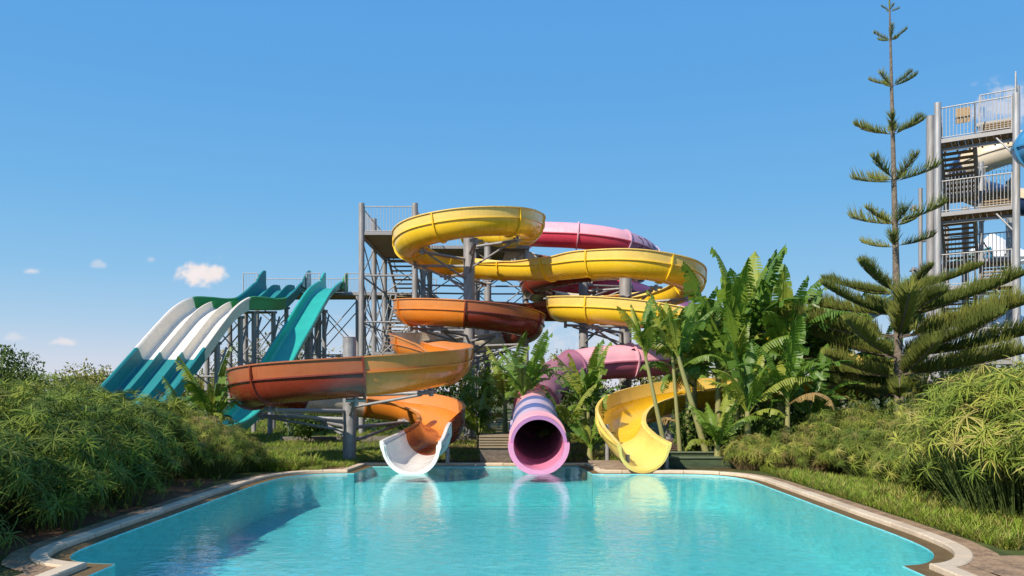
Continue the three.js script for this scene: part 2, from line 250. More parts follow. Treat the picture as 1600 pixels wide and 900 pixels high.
function flume(o, pts, runs, secLen = 2.3) {
  // runs: [number of spans, trough material, side-wall material]
  const { F, marks } = framesOf(pts); let span = 0;
  for (const [n, m, mw] of runs) {
    const a = marks[span], b = marks[Math.min(span + n, marks.length - 1)]; span += n;
    const L = F[b].s - F[a].s, k = Math.max(1, Math.round(L / secLen));
    for (let q = 0; q < k; q++) {
      const i0 = Math.round(a + (b - a) * q / k), i1 = Math.round(a + (b - a) * (q + 1) / k), list = F.slice(i0, i1 + 1);
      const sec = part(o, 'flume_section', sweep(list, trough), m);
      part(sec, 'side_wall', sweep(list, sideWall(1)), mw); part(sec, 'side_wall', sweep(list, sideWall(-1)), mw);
      part(sec, 'flange', sweep(thin(F[i0], 0.022), flangePoly), m);
      if (i1 === F.length - 1) part(sec, 'flange', sweep(thin(F[i1], 0.03), flangePoly), mw);
    }
  }
  return F;
}
const ring = (cx, cz, R, degs, ys, e) => degs.map((d, i) => { const a = d * Math.PI / 180; return [cx + R * Math.cos(a), ys[0] + (ys[1] - ys[0]) * i / (degs.length - 1), cz + R * Math.sin(a), ...e]; });
const steps = (a, b, n) => Array.from({ length: n + 1 }, (_, k) => a + (b - a) * k / n);

for (const k of ['pinkLight', 'pink', 'red', 'mauve', 'lilac', 'rose', 'purple', 'lavender', 'blue']) { M[k].clearcoat = .08; M[k].roughness = .6; }
// orange and brown open slide
const CX = -1.5, CZ = -28, OX = -3.96, OZ = -19.5, YX = 3.97, YZ = -28;
const orange = thing('open_flume_slide', 'orange, brown and cream open slide winding down to a white exit', 'water slide', 'slides ending at the pool');
const orangePts = [
  [-0.3, 7.85, -35.3, .3, .3], [1.2, 7.5, -35.4, .35, .15], ...ring(2.95, -33, 2.1, steps(270, 810, 12), [7.2, 4.94], [.36, .06]), [1.2, 4.9, -30.75, .2, .2], [-.2, 4.87, -30.35, .1, .3],
  ...ring(CX, CZ, 2.1, steps(270, -180, 10), [4.84, 3.42], [.06, .35]),
  [-3.35, 3.25, -26.0, .06, .3], [-2.5, 3.0, -24.3, .25, .2], [-1.8, 2.75, -22.6, .33, .06], [-1.6, 2.56, -21, .35, .06],
  ...ring(OX, OZ, 2.33, [0, 35, 72, 120, 180, 225, 270], [2.42, 1.5], [.36, .06]),
  [-2.75, 1.33, -21.75, .36, .06], [-1.95, 1.15, -20.6, .36, .06], [-1.72, .95, -19.3, .36, .06], [-1.93, .74, -18.05, .3, .1], [-2.12, .57, -16.75, .12, .12, 1.15]];
flume(orange, orangePts, [[1, M.cream, M.cream], [2, M.brown, M.brownSunlit], [1, M.brown, M.brownSunlit], [2, M.cream, M.cream], [3, M.brown, M.brownSunlit], [2, M.cream, M.cream], [3, M.brown, M.brownSunlit], [3, M.brown, M.brownSunlit], [4, M.orange, M.orangeFaded], [3, M.brown, M.brownSunlit], [2, M.cream, M.cream], [1, M.cream, M.cream], [4, M.orange, M.orangeFaded], [1, M.orange, M.orangeFaded], [2, M.orange, M.orangeFaded], [3, M.brown, M.brownSunlit], [1, M.cream, M.cream], [3, M.orange, M.orangeFaded], [1, M.brown, M.brown], [1, M.white, M.white]]);
rebase(orange, -2.12, 0, -16.75);

// yellow open slide
const yellow = thing('open_flume_slide', 'yellow open slide with high loops and a yellow exit at the pool', 'water slide', 'slides ending at the pool');
const yellowPts = [
  [-1.9, 8.5, -34.2, .3, .3], [-0.2, 8.2, -33.2, .34, .1], [0.6, 7.85, -30.4, .36, .06],
  ...ring(CX - .05, CZ, 2.05, steps(0, 270, 6), [7.57, 6.45], [.36, .06]),
  [0.1, 6.28, -29.4, .25, .15], [1.5, 6.1, -28, .1, .25], [2.6, 5.98, -26.5, .06, .34],
  ...ring(YX, YZ, 2.2, steps(90, -270, 8), [5.86, 4.28], [.06, .36]),
  [6.2, 3.95, -25.5, .15, .25], [9.0, 3.3, -25.8, .25, .15], [10.9, 2.6, -25.9, .35, .06], [11.9, 2.28, -24.6, .36, .06], [11.2, 2.1, -23.0, .36, .06], [9.2, 1.98, -22.3, .3, .12], [6.6, 1.85, -22.1, .12, .3], [4.5, 1.65, -21.5, .06, .36], [3.05, 1.32, -20.2, .06, .36], [2.55, .98, -18.8, .06, .34], [2.6, .72, -17.7, .08, .2], [2.76, .56, -16.72, .1, .1]];
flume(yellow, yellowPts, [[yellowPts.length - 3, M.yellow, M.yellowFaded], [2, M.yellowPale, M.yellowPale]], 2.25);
rebase(yellow, 2.76, 0, -16.72);

// pink tube slide: an upper and a lower half shell per section
const PR = 0.56;
const tube = thing('tube_slide', 'pink, red and purple closed tube slide with a round pink mouth', 'water slide', 'slides ending at the pool');
const pinkPts = [
  [-1.2, 8.95, -36.2], [1.0, 8.75, -35.8], [3.2, 8.58, -35.5], [5.0, 8.38, -36.0], [6.3, 8.05, -37.3], [6.2, 7.65, -39.1], [4.4, 7.2, -40.2], [2.4, 6.9, -39.6], [1.8, 6.6, -38.0], [2.8, 6.45, -36.8], [4.8, 6.3, -36.5], [6.6, 5.95, -37.3], [8.2, 5.2, -36.6], [8.9, 4.4, -34.4], [8.2, 3.7, -31.9], [6.5, 3.08, -29.4], [4.5, 2.76, -27.0], [3.0, 2.66, -26.4], [1.95, 2.46, -25.9], [1.1, 1.95, -24.3], [.66, 1.3, -21.4], [.56, .86, -18.8], [0.56, .62, -16.85]];
const halfShell = (up, w = 1) => f => { const r = PR * w, s = up ? 1 : -1, i = r - .028; const out = [[r + .05, s * .002], [r + .05, s * .03], [r, s * .03], ...arcPts(r, s * .06, s * (Math.PI - .06), 16), [-r, s * .03], [-r - .05, s * .03], [-r - .05, s * .002], [-i, s * .002], ...arcPts(i, s * (Math.PI - .03), s * .03, 16), [i, s * .002]]; return up ? out.reverse() : out; };
function tubeFlange(o, f, mat, r1 = PR + .07, d = 0.025) { const prof = [[PR - .03, -d], [r1, -d], [r1, d], [PR - .03, d], [PR - .03, -d]].map(([x, y]) => new THREE.Vector2(x, y)); const L = toCreasedNormals(new THREE.LatheGeometry(prof, 40), 0.5); const m = part(o, 'flange', L, mat); m.quaternion.setFromUnitVectors(UPV, f.t); m.position.copy(f.p); return m; }
{
  const { F, marks } = framesOf(pinkPts); F.forEach(f => f.w = 1);
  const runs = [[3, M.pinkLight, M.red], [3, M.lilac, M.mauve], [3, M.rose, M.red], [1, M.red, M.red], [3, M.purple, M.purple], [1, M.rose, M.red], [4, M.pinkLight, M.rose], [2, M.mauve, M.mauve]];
  let span = 0; const N = marks.length - 1; const secs = [];
  for (const [n, u, l] of runs) { const a = marks[Math.min(span, N)], b = marks[Math.min(span + n, N)]; span += n; if (b > a) { const k = Math.max(1, Math.round((F[b].s - F[a].s) / 2.3)); for (let q = 0; q < k; q++) secs.push([Math.round(a + (b - a) * q / k), Math.round(a + (b - a) * (q + 1) / k), u, l]); } }
  const last = marks[Math.min(span, N)];
  // the banded run to the mouth: short colour bands
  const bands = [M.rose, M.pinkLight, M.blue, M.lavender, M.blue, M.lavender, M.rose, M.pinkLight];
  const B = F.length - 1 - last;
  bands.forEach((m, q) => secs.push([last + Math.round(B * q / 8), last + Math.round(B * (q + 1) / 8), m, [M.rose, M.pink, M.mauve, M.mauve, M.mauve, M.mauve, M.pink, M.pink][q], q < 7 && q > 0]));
  for (const [i0, i1, u, l, plain] of secs) {
    if (i1 <= i0) continue;
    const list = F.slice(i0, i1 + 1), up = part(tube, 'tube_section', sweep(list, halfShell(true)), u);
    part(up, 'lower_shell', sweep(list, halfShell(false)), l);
    if (!plain) tubeFlange(up, F[i0], u);
  }
  // mouth: a narrower ring above, a wide lip below
  const e = F[F.length - 1], lip = thin(e, .05).map(f => ({ ...f, p: f.p.clone() }));
  const half = (r0, r1, a0, a1) => () => [...arcPts(r1, a0, a1, 22), ...arcPts(r0, a1, a0, 22)];
  part(tube, 'mouth_ring', sweep(lip, half(PR - .03, PR + .04, .05, Math.PI - .05)), gel(.50, .20, .42, .6));
  const lip2 = [-.10, .14].map(k => ({ ...e, p: e.p.clone().addScaledVector(e.t, k), s: e.s + k }));
  part(tube, 'mouth_lip', sweep(lip2, half(PR - .028, PR + .085, Math.PI - .06, 2 * Math.PI + .06)), gel(.80, .30, .50, .6));
  // dark painted squiggles on the sides of some sections
  const ink = new THREE.MeshStandardMaterial({ color: new THREE.Color(.03, .012, .03), roughness: .5 }), rnd = mulberry(77);
  const squig = (s, a0, a1, ds) => { const pts = []; for (let k = 0; k <= 8; k++) { const t = k / 8, want = s + ds * Math.sin(t * 3.1); let i = 0; while (i < F.length - 1 && F[i].s < want) i++; const f = F[i], a = a0 + (a1 - a0) * t; pts.push(f.p.clone().addScaledVector(f.r, (PR + .002) * Math.cos(a)).addScaledVector(f.n, (PR + .002) * Math.sin(a))); } part(tube, 'painted_stripe', new THREE.TubeGeometry(new THREE.CatmullRomCurve3(pts), 14, 0.022, 5), ink); };
  const s3 = F[marks[3]].s; for (let k = 0; k < 6; k++) squig(s3 + .35 + k * .42, -.55 + .2 * rnd(), .75 - .3 * rnd(), .12 + .1 * rnd());
  const s17 = F[marks[15]].s; for (let k = 0; k < 9; k++) squig(s17 + .3 + k * .42, Math.PI + (k % 2 ? 1.0 : -.3) - .2 * rnd(), Math.PI + (k % 2 ? .15 : -1.2) + .2 * rnd(), .12 + .1 * rnd());
}
rebase(tube, .56, 0, -16.85);

// three-lane racing slide and the single drop slide on the left
function lanes(o, name, prof, X, poly, runs) {
  const { F, marks } = framesOf(prof.map(([d, y]) => [X, y, -d]), 0.2); let span = 0;
  for (const [n, m] of runs) { const a = marks[span], b = marks[span + n]; span += n; const k = Math.max(1, Math.round((F[b].s - F[a].s) / 2.6)); for (let q = 0; q < k; q++) part(o, name, sweep(F.slice(Math.round(a + (b - a) * q / k), Math.round(a + (b - a) * (q + 1) / k) + 1), () => poly, .4), m); }
  return F;
}
const laneSec = [[-1.17, .44], [-1.1, .46], [-1.05, .42], [-1.0, .05], [-.96, .0], [-.46, 0], [-.42, .05], [-.385, .28], [-.345, .28], [-.31, .05], [-.27, 0], [.27, 0], [.31, .05], [.345, .28], [.385, .28], [.42, .05], [.46, 0], [.96, 0], [1.0, .05], [1.05, .42], [1.1, .46], [1.17, .44], [1.17, .36], [1.12, .36], [1.07, -.07], [-1.07, -.07], [-1.12, .36], [-1.17, .36]].reverse();
const racer = thing('multilane_slide', 'wide racing slide with parallel lanes in teal, white and green', 'water slide', 'slides on the left');
lanes(racer, 'lane_section', [[40.2, 6.75], [39, 6.6], [37.4, 5.95], [36.1, 5.5], [34.8, 5.3], [32.9, 5.14], [31.1, 4.92], [29.6, 4.42], [28.2, 3.68], [26.65, 2.78], [25.5, 2.12], [24.4, 1.5], [22.9, .8], [21.4, .42], [19.6, .32], [18, .3]], -11.3, laneSec, [[3, M.teal], [3, M.green], [3, M.laneWhite], [6, M.teal]]);
for (const s of [-1, 1]) { const g = new THREE.Shape(); g.moveTo(0, 0); g.lineTo(0, .95); g.quadraticCurveTo(.1, 1.02, .35, .93); g.quadraticCurveTo(1.1, .6, 1.7, .0); g.closePath(); const e = new THREE.ExtrudeGeometry(g, { depth: .07, bevelEnabled: true, bevelSize: .012, bevelThickness: .012, bevelSegments: 1, curveSegments: 10 }); e.rotateY(-Math.PI / 2); const m = part(racer, 'entry_cheek', e, s < 0 ? M.teal : gel(.02, .14, .12)); m.position.set(-11.3 + s * 1.13 + .035, 6.78, -40.3); }
rebase(racer, -11.3, 0, -24);
const drop = thing('drop_slide', 'single straight turquoise drop slide beside the racing slide', 'water slide', 'slides on the left');
const dropSec = [[-.6, .34], [-.55, .36], [-.5, .34], [-.46, .08], [-.38, 0], [.38, 0], [.46, .08], [.5, .34], [.55, .36], [.6, .34], [.6, .27], [.56, .27], [.5, .0], [.42, -.07], [-.42, -.07], [-.5, .0], [-.56, .27], [-.6, .27]].reverse();
lanes(drop, 'lane_section', [[40.2, 6.75], [39.2, 6.75], [38.2, 6.5], [36.9, 6.05], [35.2, 5.2], [33.5, 4.28], [31.7, 3.35], [30, 2.42], [28, 1.45], [26.5, .85], [25, .5], [22.5, .36], [20, .33]], -8.85, dropSec, [[12, M.turq]]);
for (const s of [-1, 1]) { const g = new THREE.Shape(); g.moveTo(0, 0); g.lineTo(0, .95); g.quadraticCurveTo(.2, 1.0, .5, .8); g.quadraticCurveTo(1.0, .5, 1.5, .0); g.closePath(); const e = new THREE.ExtrudeGeometry(g, { depth: .06, bevelEnabled: true, bevelSize: .012, bevelThickness: .012, bevelSegments: 1 }); e.rotateY(-Math.PI / 2); const m = part(drop, 'entry_cheek', e, s < 0 ? M.turq : M.green); m.position.set(-8.85 + s * .56 + .03, 6.7, -40.3); }
rebase(drop, -8.85, 0, -26);

// ------------------------------------------------------------ steel supports
function pole(x, z, y, r, label, arms, name = 'support_pole', grp = 'steel poles that carry the winding slides') {
  const o = thing(name, label, 'pole', grp);
  rod(o, 'shaft', V(x, G0 - .05, z), V(x, y, z), r, S.pole, cylUnit);
  rod(o, 'cap', V(x, y, z), V(x, y + .02, z), r * 1.04, S.bar, cylUnit); rod(o, 'base_plate', V(x, G0 - .01, z), V(x, G0 + .035, z), r * 1.7, S.bar, cylUnit);
  for (const [deg, R, yTop, yRoot] of arms) {
    const a = deg * Math.PI / 180, c = Math.cos(a), s = Math.sin(a), tip = V(x + R * c, yTop, z + R * s);
    rod(o, 'arm', V(x + r * c * .8, yTop - .06, z + r * s * .8), tip, .05, S.bar); rod(o, 'brace', V(x + r * c * .8, yRoot, z + r * s * .8), V(x + (R - .25) * c, yTop - .05, z + (R - .25) * s), .038, S.bar);
    rod(o, 'saddle', tip.clone().add(V(-s * .22, .03, c * .22)), tip.clone().add(V(s * .22, .03, -c * .22)), .045, S.bar); rod(o, 'stub', tip.clone().add(V(0, -.09, 0)), tip.clone().add(V(0, .12, 0)), .06, S.bar);
  }
  return rebase(o, x, 0, z);
}
const armsAt = (degs, R, y0, y1, dy) => degs.map((d, i) => { const y = y0 + (y1 - y0) * i / (degs.length - 1) - .68; return [d, R, y, y - dy]; });
pole(CX, CZ, 7.15, .2, 'thick grey steel pole inside the high yellow and orange loops', [...armsAt([30, 80, 140, 190, 240, 285], 1.95, 7.5, 6.4, .75), ...armsAt([225, 170, 115, 60, 5, -50, -110, -160], 2.0, 4.75, 3.5, .5)]);
pole(YX, YZ, 5.95, .215, 'thick grey steel pole inside the right-hand yellow loops', [...armsAt([70, 20, -30, -80, -130, -180, -230], 2.1, 5.75, 4.5, .6)]);
pole(OX, OZ, 3.03, .165, 'short grey pole inside the brown front loop near the pool', [...armsAt([20, 75, 130, 185, 240], 2.2, 2.38, 1.6, .35), [300, 2.2, .9, .5]]);
pole(2.95, -33.0, 6.9, .19, 'grey pole between the tower and the yellow loops', [...armsAt([280, 330, 380, 440, 500, 560, 640, 720, 790], 2.0, 7.1, 5.0, .6)]);
pole(-1.02, -33.6, 8.1, .15, 'thin grey pole behind the thick pole of the high loops', [[40, 1.5, 7.0, 6.3], [330, 1.5, 7.0, 6.3]]);
pole(-0.95, -30.6, 4.2, .12, 'slim grey post under the cream back of the orange loop', [[100, .9, 3.0, 2.4]]);
pole(5.5, -28.15, 2.28, .12, 'short grey pole under the lower pink tube', []);
pole(9.4, -24.2, 3.4, .15, 'grey pole amid the yellow slide behind the banana plants', [[80, 1.6, 1.5, 1.1], [270, 1.5, 2.5, 2.1], [20, 2.2, 1.8, 1.3]]);
for (const [x, z, y, l] of [[2.2, -18.45, .95, 'small grey post carrying the left side of the yellow exit'], [2.5, -17.3, .34, 'short stub post under the yellow exit mouth'], [-1.5, -18.6, .4, 'small grey post under the white exit of the orange slide'], [3.35, -17.35, .6, 'small grey post beside the yellow exit lip']]) pole(x, z, y, .05, l, [], 'support_post', 'small posts under the slide exits');

// side lattice between two posts
function xBrace(o, a, b, y0, y1, r = .03) { rod(o, 'cross_brace', V(a[0], y0, a[1]), V(b[0], y1, b[1]), r, S.bar); rod(o, 'cross_brace', V(a[0], y1, a[1]), V(b[0], y0, b[1]), r, S.bar); }
function railing(o, a, b, y, mat, h = 1.02, gap = .12, th = .008) {
  const A = V(a[0], y, a[1]), B = V(b[0], y, b[1]), L = A.distanceTo(B), n = Math.max(2, Math.round(L / gap)), up = V(0, h, 0), gs = [];
  rod(o, 'handrail', A.clone().add(up), B.clone().add(up), .022, mat); rod(o, 'lower_rail', A.clone().add(V(0, .08, 0)), B.clone().add(V(0, .08, 0)), .016, mat);
  for (const p of [A, B]) rod(o, 'rail_post', p, p.clone().add(up), .028, mat);
  for (let k = 1; k < n; k++) { const p = A.clone().lerp(B, k / n), q = rod(o, 'baluster', p.clone().add(V(0, .08, 0)), p.clone().add(V(0, h - .02, 0)), th, mat); }
}
function deck(o, x0, x1, d0, d1, y, alongX = true, w = .2) {          // planks with gaps on edge beams
  const n = Math.round((alongX ? d1 - d0 : x1 - x0) / w);
  for (let k = 0; k < n; k++) alongX ? box(o, 'plank', (x0 + x1) / 2, y, -(d0 + (d1 - d0) * (k + .5) / n), x1 - x0 - .02, .05, (d1 - d0) / n - .018, k % 3 ? WD.under : WD.grey) : box(o, 'plank', x0 + (x1 - x0) * (k + .5) / n, y, -(d0 + d1) / 2, (x1 - x0) / n - .018, .05, d1 - d0 - .02, k % 3 ? WD.under : WD.grey);
  for (const d of [d0, d1]) box(o, 'edge_beam', (x0 + x1) / 2, y - .01, -d, x1 - x0 + .1, .13, .07, S.bar);
  for (const x of [x0, x1]) box(o, 'edge_beam', x, y - .013, -(d0 + d1) / 2, .07, .13, d1 - d0 - .075, S.bar);
}
function flight(o, x0, x1, dLow, yLow, dHigh, yHigh, n) {
  for (let k = 1; k <= n; k++) box(o, 'stair_tread', (x0 + x1) / 2, yLow + (yHigh - yLow) * k / (n + 1), -(dLow + (dHigh - dLow) * k / (n + 1)), x1 - x0 - .08, .045, .26, WD.grey);
  for (const x of [x0, x1]) { rod(o, 'stringer', V(x, yLow - .05, -dLow), V(x, yHigh - .05, -dHigh), .06, S.bar); rod(o, 'handrail', V(x, yLow + .95, -dLow), V(x, yHigh + .95, -dHigh), .022, S.rail); }
}
{
  const o = thing('start_tower', 'grey steel start tower with wooden decks behind the slides', 'tower');
  const TX = [-5.83, -3.76], TY = 7.85;
  const posts = [];
  for (const x of TX) for (const d of [31, 33.8, 36.6]) posts.push([x, d, d === 31 || x === TX[0] ? TY + 1.15 : TY + .2]);
  for (const x of [-1.6, .6]) for (const d of [34.2, 36.9]) posts.push([x, d, TY + 1.0]);
  for (const [x, d, y] of posts) { rod(o, 'post', V(x, G0, -d), V(x, y, -d), .115, S.pole, cylUnit); }
  const xs = (a, b, ys) => { for (let k = 0; k < ys.length - 1; k++) xBrace(o, a, b, ys[k], ys[k + 1], .026); for (const y of ys) rod(o, 'beam', V(a[0], y, a[1]), V(b[0], y, b[1]), .04, S.bar); };
  const lv = [.4, 2.4, 4.4, 6.2, 7.7];
  for (const x of TX) { xs([x, -31], [x, -33.8], lv); xs([x, -33.8], [x, -36.6], lv); }
  for (const d of [31, 36.6]) xs([TX[0], -d], [TX[1], -d], d === 31 ? [.4, 2.4, 4.4] : lv);
  rod(o, 'beam', V(TX[0], 6.2, -31), V(TX[1], 6.2, -31), .04, S.bar);
  xs([TX[1], -36.6], [-1.6, -36.9], lv); xs([-1.6, -36.9], [.6, -36.9], lv); xs([-1.6, -34.2], [.6, -34.2], lv); xs([TX[1], -33.8], [-1.6, -34.2], [2.4, 4.4, 6.2]);
  deck(o, TX[0], TX[1], 31, 36.6, TY); deck(o, TX[1] + .05, .7, 34.0, 37.0, TY - .004);
  railing(o, [TX[0], -31], [TX[1], -31], TY, S.rail); railing(o, [TX[0], -36.5], [TX[0], -31.1], TY, S.rail); railing(o, [.7, -37], [.7, -36.3], TY, S.rail); railing(o, [TX[1], -37], [.7, -37], TY, S.rail); railing(o, [TX[1], -31.1], [TX[1], -33.9], TY, S.rail);
  flight(o, -5.65, -4.5, 39.2, 6.55, 36.6, TY, 7); flight(o, -5.65, -4.5, 34.6, 3.35, 39.2, 6.5, 16); flight(o, -5.65, -4.5, 34.6, 3.3, 38.8, .1, 16);
  deck(o, -5.75, -3.85, 33.4, 34.6, 3.3);
  box(o, 'notice_board', -3.2, TY + .55, -33.95, .5, .7, .04, WD.tan);
  rebase(o, -4.8, 0, -33.8);
}
{
  const o = thing('steel_walkway', 'raised steel walkway to the tops of the racing and drop slides', 'walkway');
  const Y = 6.5; deck(o, -13.2, -3.9, 39.3, 41.2, Y, false, .22);
  for (const x of [-13.1, -10.05, -9.9, -7.6, -6.3, -4.1]) for (const d of [39.4, 41.1]) rod(o, 'post', V(x, G0, -d), V(x, Y - .1, -d), .11, S.pole, cylUnit);
  for (const d of [39.4, 41.1]) for (const [a, b] of [[-13.1, -10.05], [-9.9, -7.6], [-7.6, -6.3], [-6.3, -4.1]]) { xBrace(o, [a, -d], [b, -d], 3.6, 6.2, .028); xBrace(o, [a, -d], [b, -d], .5, 3.4, .028); rod(o, 'beam', V(a, 3.5, -d), V(b, 3.5, -d), .035, S.bar); rod(o, 'beam', V(a, 2.9, -d), V(b, 2.9, -d), .03, S.bar); }
  railing(o, [-13.2, -41.2], [-3.9, -41.2], Y, S.rail, 1.0, .15); railing(o, [-8.2, -39.3], [-5.8, -39.3], Y, S.rail, 1.0, .13); railing(o, [-13.2, -39.3], [-12.5, -39.3], Y, S.rail, 1.0, .13); railing(o, [-10.1, -39.3], [-9.45, -39.3], Y, S.rail, 1.0, .13);
  rebase(o, -8.5, 0, -40.2);
}
function portal(x0, x1, d, y, label) {
  const o = thing('slide_support_frame', label, 'support frame', 'steel frames under the left slides');
  for (const x of [x0, x1]) rod(o, 'post', V(x, G0, -d), V(x, y, -d), .1, S.pole, cylUnit);
  rod(o, 'beam', V(x0 - .15, y - .04, -d), V(x1 + .15, y - .04, -d), .06, S.bar);
  if (y > 2.5) { rod(o, 'beam', V(x0, y * .5, -d), V(x1, y * .5, -d), .04, S.bar); xBrace(o, [x0, -d], [x1, -d], y * .5, y - .2, .028); rod(o, 'knee_brace', V(x1, y - 1.3, -d), V(x1, y - .15, -d - .9), .04, S.bar); rod(o, 'beam', V(x1, y * .62, -d), V(x1, y * .62, -d - 1.8), .035, S.bar); }
  rebase(o, (x0 + x1) / 2, 0, -d);
}
const laneY = d => { const P = [[40.2, 6.75], [37.4, 5.95], [36.1, 5.5], [34.8, 5.3], [32.9, 5.14], [31.1, 4.92], [29.6, 4.42], [28.2, 3.68], [26.65, 2.78], [24.4, 1.5], [22.9, .8]]; for (let i = 1; i < P.length; i++) if (d >= P[i][0]) { const t = (d - P[i][0]) / (P[i - 1][0] - P[i][0]); return P[i][1] + (P[i - 1][1] - P[i][1]) * t; } return .5; };
[['foremost', 28], ['second', 30.4], ['third', 32], ['fourth', 34.6], ['rearmost', 36.6]].forEach(([w, d]) => portal(-12.2, -10.32, d, laneY(d) - .12, w + ' steel frame under the racing slide'));
[['foremost', 30.6, 2.62], ['middle', 33.4, 4.12], ['rearmost', 36, 5.5]].forEach(([w, d, y]) => portal(-9.25, -8.45, d, y - .14, w + ' steel frame under the turquoise drop slide'));

// ------------------------------------------------------------ the stair tower on the right
{
  const o = thing('stair_tower', 'tall steel stair tower with wooden treads at the right edge', 'tower');
  const Ys = [2.65, 5.1, 7.5, 9.9], wT = 2.2;
  for (const [x, d, y] of [[.06, 0, 11.15], [2.24, -.06, 11.0], [0, 1.15, 11.05], [2.2, 1.15, 11.4], [0, 3.9, 9.8], [2.2, 3.9, 12.5], [1.1, 3.9, 10]]) rod(o, 'post', V(x, G0, -d), V(x, y, -d), d < .5 ? .105 : .08, S.galv, cylUnit);
  Ys.forEach((y, i) => {
    deck(o, .02, wT, .05, 1.1, y, false, .2);
    for (let k = 0; k < 6; k++) box(o, 'joist', .2 + k * .36, y - .1, -.58, .05, .13, .9, WD.tan);
    box(o, 'fascia', 1.1, y - .24, -.3, wT + .05, .1, .06, S.bar);
    railing(o, [.1, -.06], [1.12, -.06], y + .03, S.rail, 1.05, .105, .011); railing(o, [1.12, -.06], [2.12, -.06], y + .03, S.rail, 1.05, .105, .011);
    railing(o, [0, -.1], [0, -1.05], y + .03, S.rail, 1.05, .12, .011);
    deck(o, 0, wT, 3.0, 3.9, y - 1.2, false, .2); railing(o, [.05, -3.88], [2.15, -3.88], y - 1.17, S.rail, 1.05, .12, .01);
    flight(o, .06, 1.04, 3.0, y - 1.2, 1.1, y, 8); if (i < 3) flight(o, 1.16, 2.14, 1.1, y, 3.0, y + 1.2, 8);
    xBrace(o, [0, -1.15], [0, -3.9], y - 2.2, y - .2, .025); xBrace(o, [2.2, -1.15], [2.2, -3.9], y - 2.2, y - .2, .025); xBrace(o, [1.1, -3.9], [2.2, -3.9], y - 2.2, y - .3, .025); rod(o, 'knee_brace', V(2.2, y - .8, -.02), V(1.7, y - .15, -.1), .03, S.galv);
  });
  flight(o, 1.16, 2.14, 1.1, 9.9, 3.0, 11.1, 8); deck(o, 1.05, wT, 3.0, 3.9, 11.1, false, .2); railing(o, [1.1, -3.1], [2.2, -3.1], 11.1, S.rail, 1.05, .12, .011); railing(o, [2.2, -1.2], [2.2, -3.0], 11.1, S.rail, 1.0, .12, .011);
  box(o, 'notice_board', .75, 10.75, -.45, .42, .5, .03, WD.tan);
  o.position.set(13.87, 0, -26.2); o.rotation.y = -0.58;
}
function tubeSlide(o, pts, cols, open) {
  const { F, marks } = framesOf(pts); F.forEach(f => f.w = 1); const N = marks.length - 1;
  for (let k = 0; k < N; k++) { const list = F.slice(marks[k], marks[k + 1] + 1), [u, l] = cols[k % cols.length], up = part(o, 'tube_section', sweep(list, halfShell(true)), u); part(up, 'lower_shell', sweep(list, halfShell(false)), l); tubeFlange(up, F[marks[k]], u); }
}
{ const o = thing('tube_slide', 'bright blue tube slide curving past the stair tower at the right edge', 'water slide'); tubeSlide(o, [[19.5, 9.6, -25.6], [16.6, 9.0, -24.5], [15.0, 8.72, -22.8], [15.9, 8.4, -21.3], [18.6, 8.1, -20.8]], [[M.blueTube, M.blueTube]]); rod(o, 'support_arm', V(17.6, 8.2, -22.8), V(15.2, 8.1, -22.8), .06, S.galv); rod(o, 'support_arm', V(17.6, G0, -22.8), V(17.6, 8.4, -22.8), .14, S.galv, cylUnit); rebase(o, 17.6, 0, -22.8); }
{ const o = thing('tube_slide', 'sand coloured and navy tube slide behind the top of the stair tower', 'water slide'); tubeSlide(o, [[21, 11.3, -30.6], [19, 10.9, -30.0], [17.75, 10.5, -30.9], [18.3, 10.1, -32.4], [20.4, 9.6, -33.0], [23, 9.2, -32.2]], [[M.sand, M.sand], [M.sand, M.cream], [M.navy, M.navy], [M.navy, M.navy], [M.sand, M.navy]]); rod(o, 'support_arm', V(19.6, G0, -31.5), V(19.6, 10, -31.5), .14, S.galv, cylUnit); rod(o, 'support_arm', V(19.6, 9.5, -31.5), V(17.9, 9.7, -31.4), .06, S.galv); rebase(o, 19.6, 0, -31.5); }
{ const o = thing('open_flume_slide', 'light blue open slide behind the conifer, beside the stair tower', 'water slide'); flume(o, [[19.5, 7.4, -33, .2, .2], [17, 6.4, -33.2, .2, .2], [15, 5.4, -32.4, .2, .2], [13, 4.6, -31.6, .2, .2], [10.8, 4.0, -31.6, .2, .2]], [[4, M.blueTube, M.turqRim]]); rod(o, 'support_arm', V(13.2, G0, -31.7), V(13.2, 4.1, -31.7), .13, S.galv, cylUnit); rod(o, 'support_arm', V(17, G0, -33.2), V(17, 5.9, -33.2), .13, S.galv, cylUnit); rebase(o, 13.2, 0, -31.7); }
pole(14.15, -27.05, 11.0, .135, 'tall bare grey pole just left of the stair tower', [], 'support_pole'); pole(14.5, -28.4, 8.9, .07, 'thin grey pole with rungs left of the stair tower', [[180, .25, 8.2, 8.1], [0, .3, 7.1, 7.0], [180, .25, 6.0, 5.9]], 'support_pole'); pole(17.0, -30, 8.6, .12, 'grey pole behind the stair tower', [], 'support_pole');
{ const o = thing('shade_canopy', 'white peaked fabric canopy behind the stair tower', 'canopy'); const g = new THREE.ConeGeometry(1.7, 1.3, 4, 1, true); g.rotateY(Math.PI / 4); const mt = new THREE.MeshPhysicalMaterial({ color: new THREE.Color(.82, .83, .84), roughness: .9, side: THREE.DoubleSide, transmission: .25, thickness: 0 }); for (const [x, y] of [[0, 8.4], [2.6, 8.4], [0, 5.4]]) { const m = part(o, 'fabric_peak', g, mt); m.position.set(x, y, 0); } for (const x of [-1.2, 1.25, 3.8]) rod(o, 'mast', V(x, G0, 0), V(x, 7.8, 0), .07, S.galv, cylUnit); o.position.set(22.2, 0, -37); }

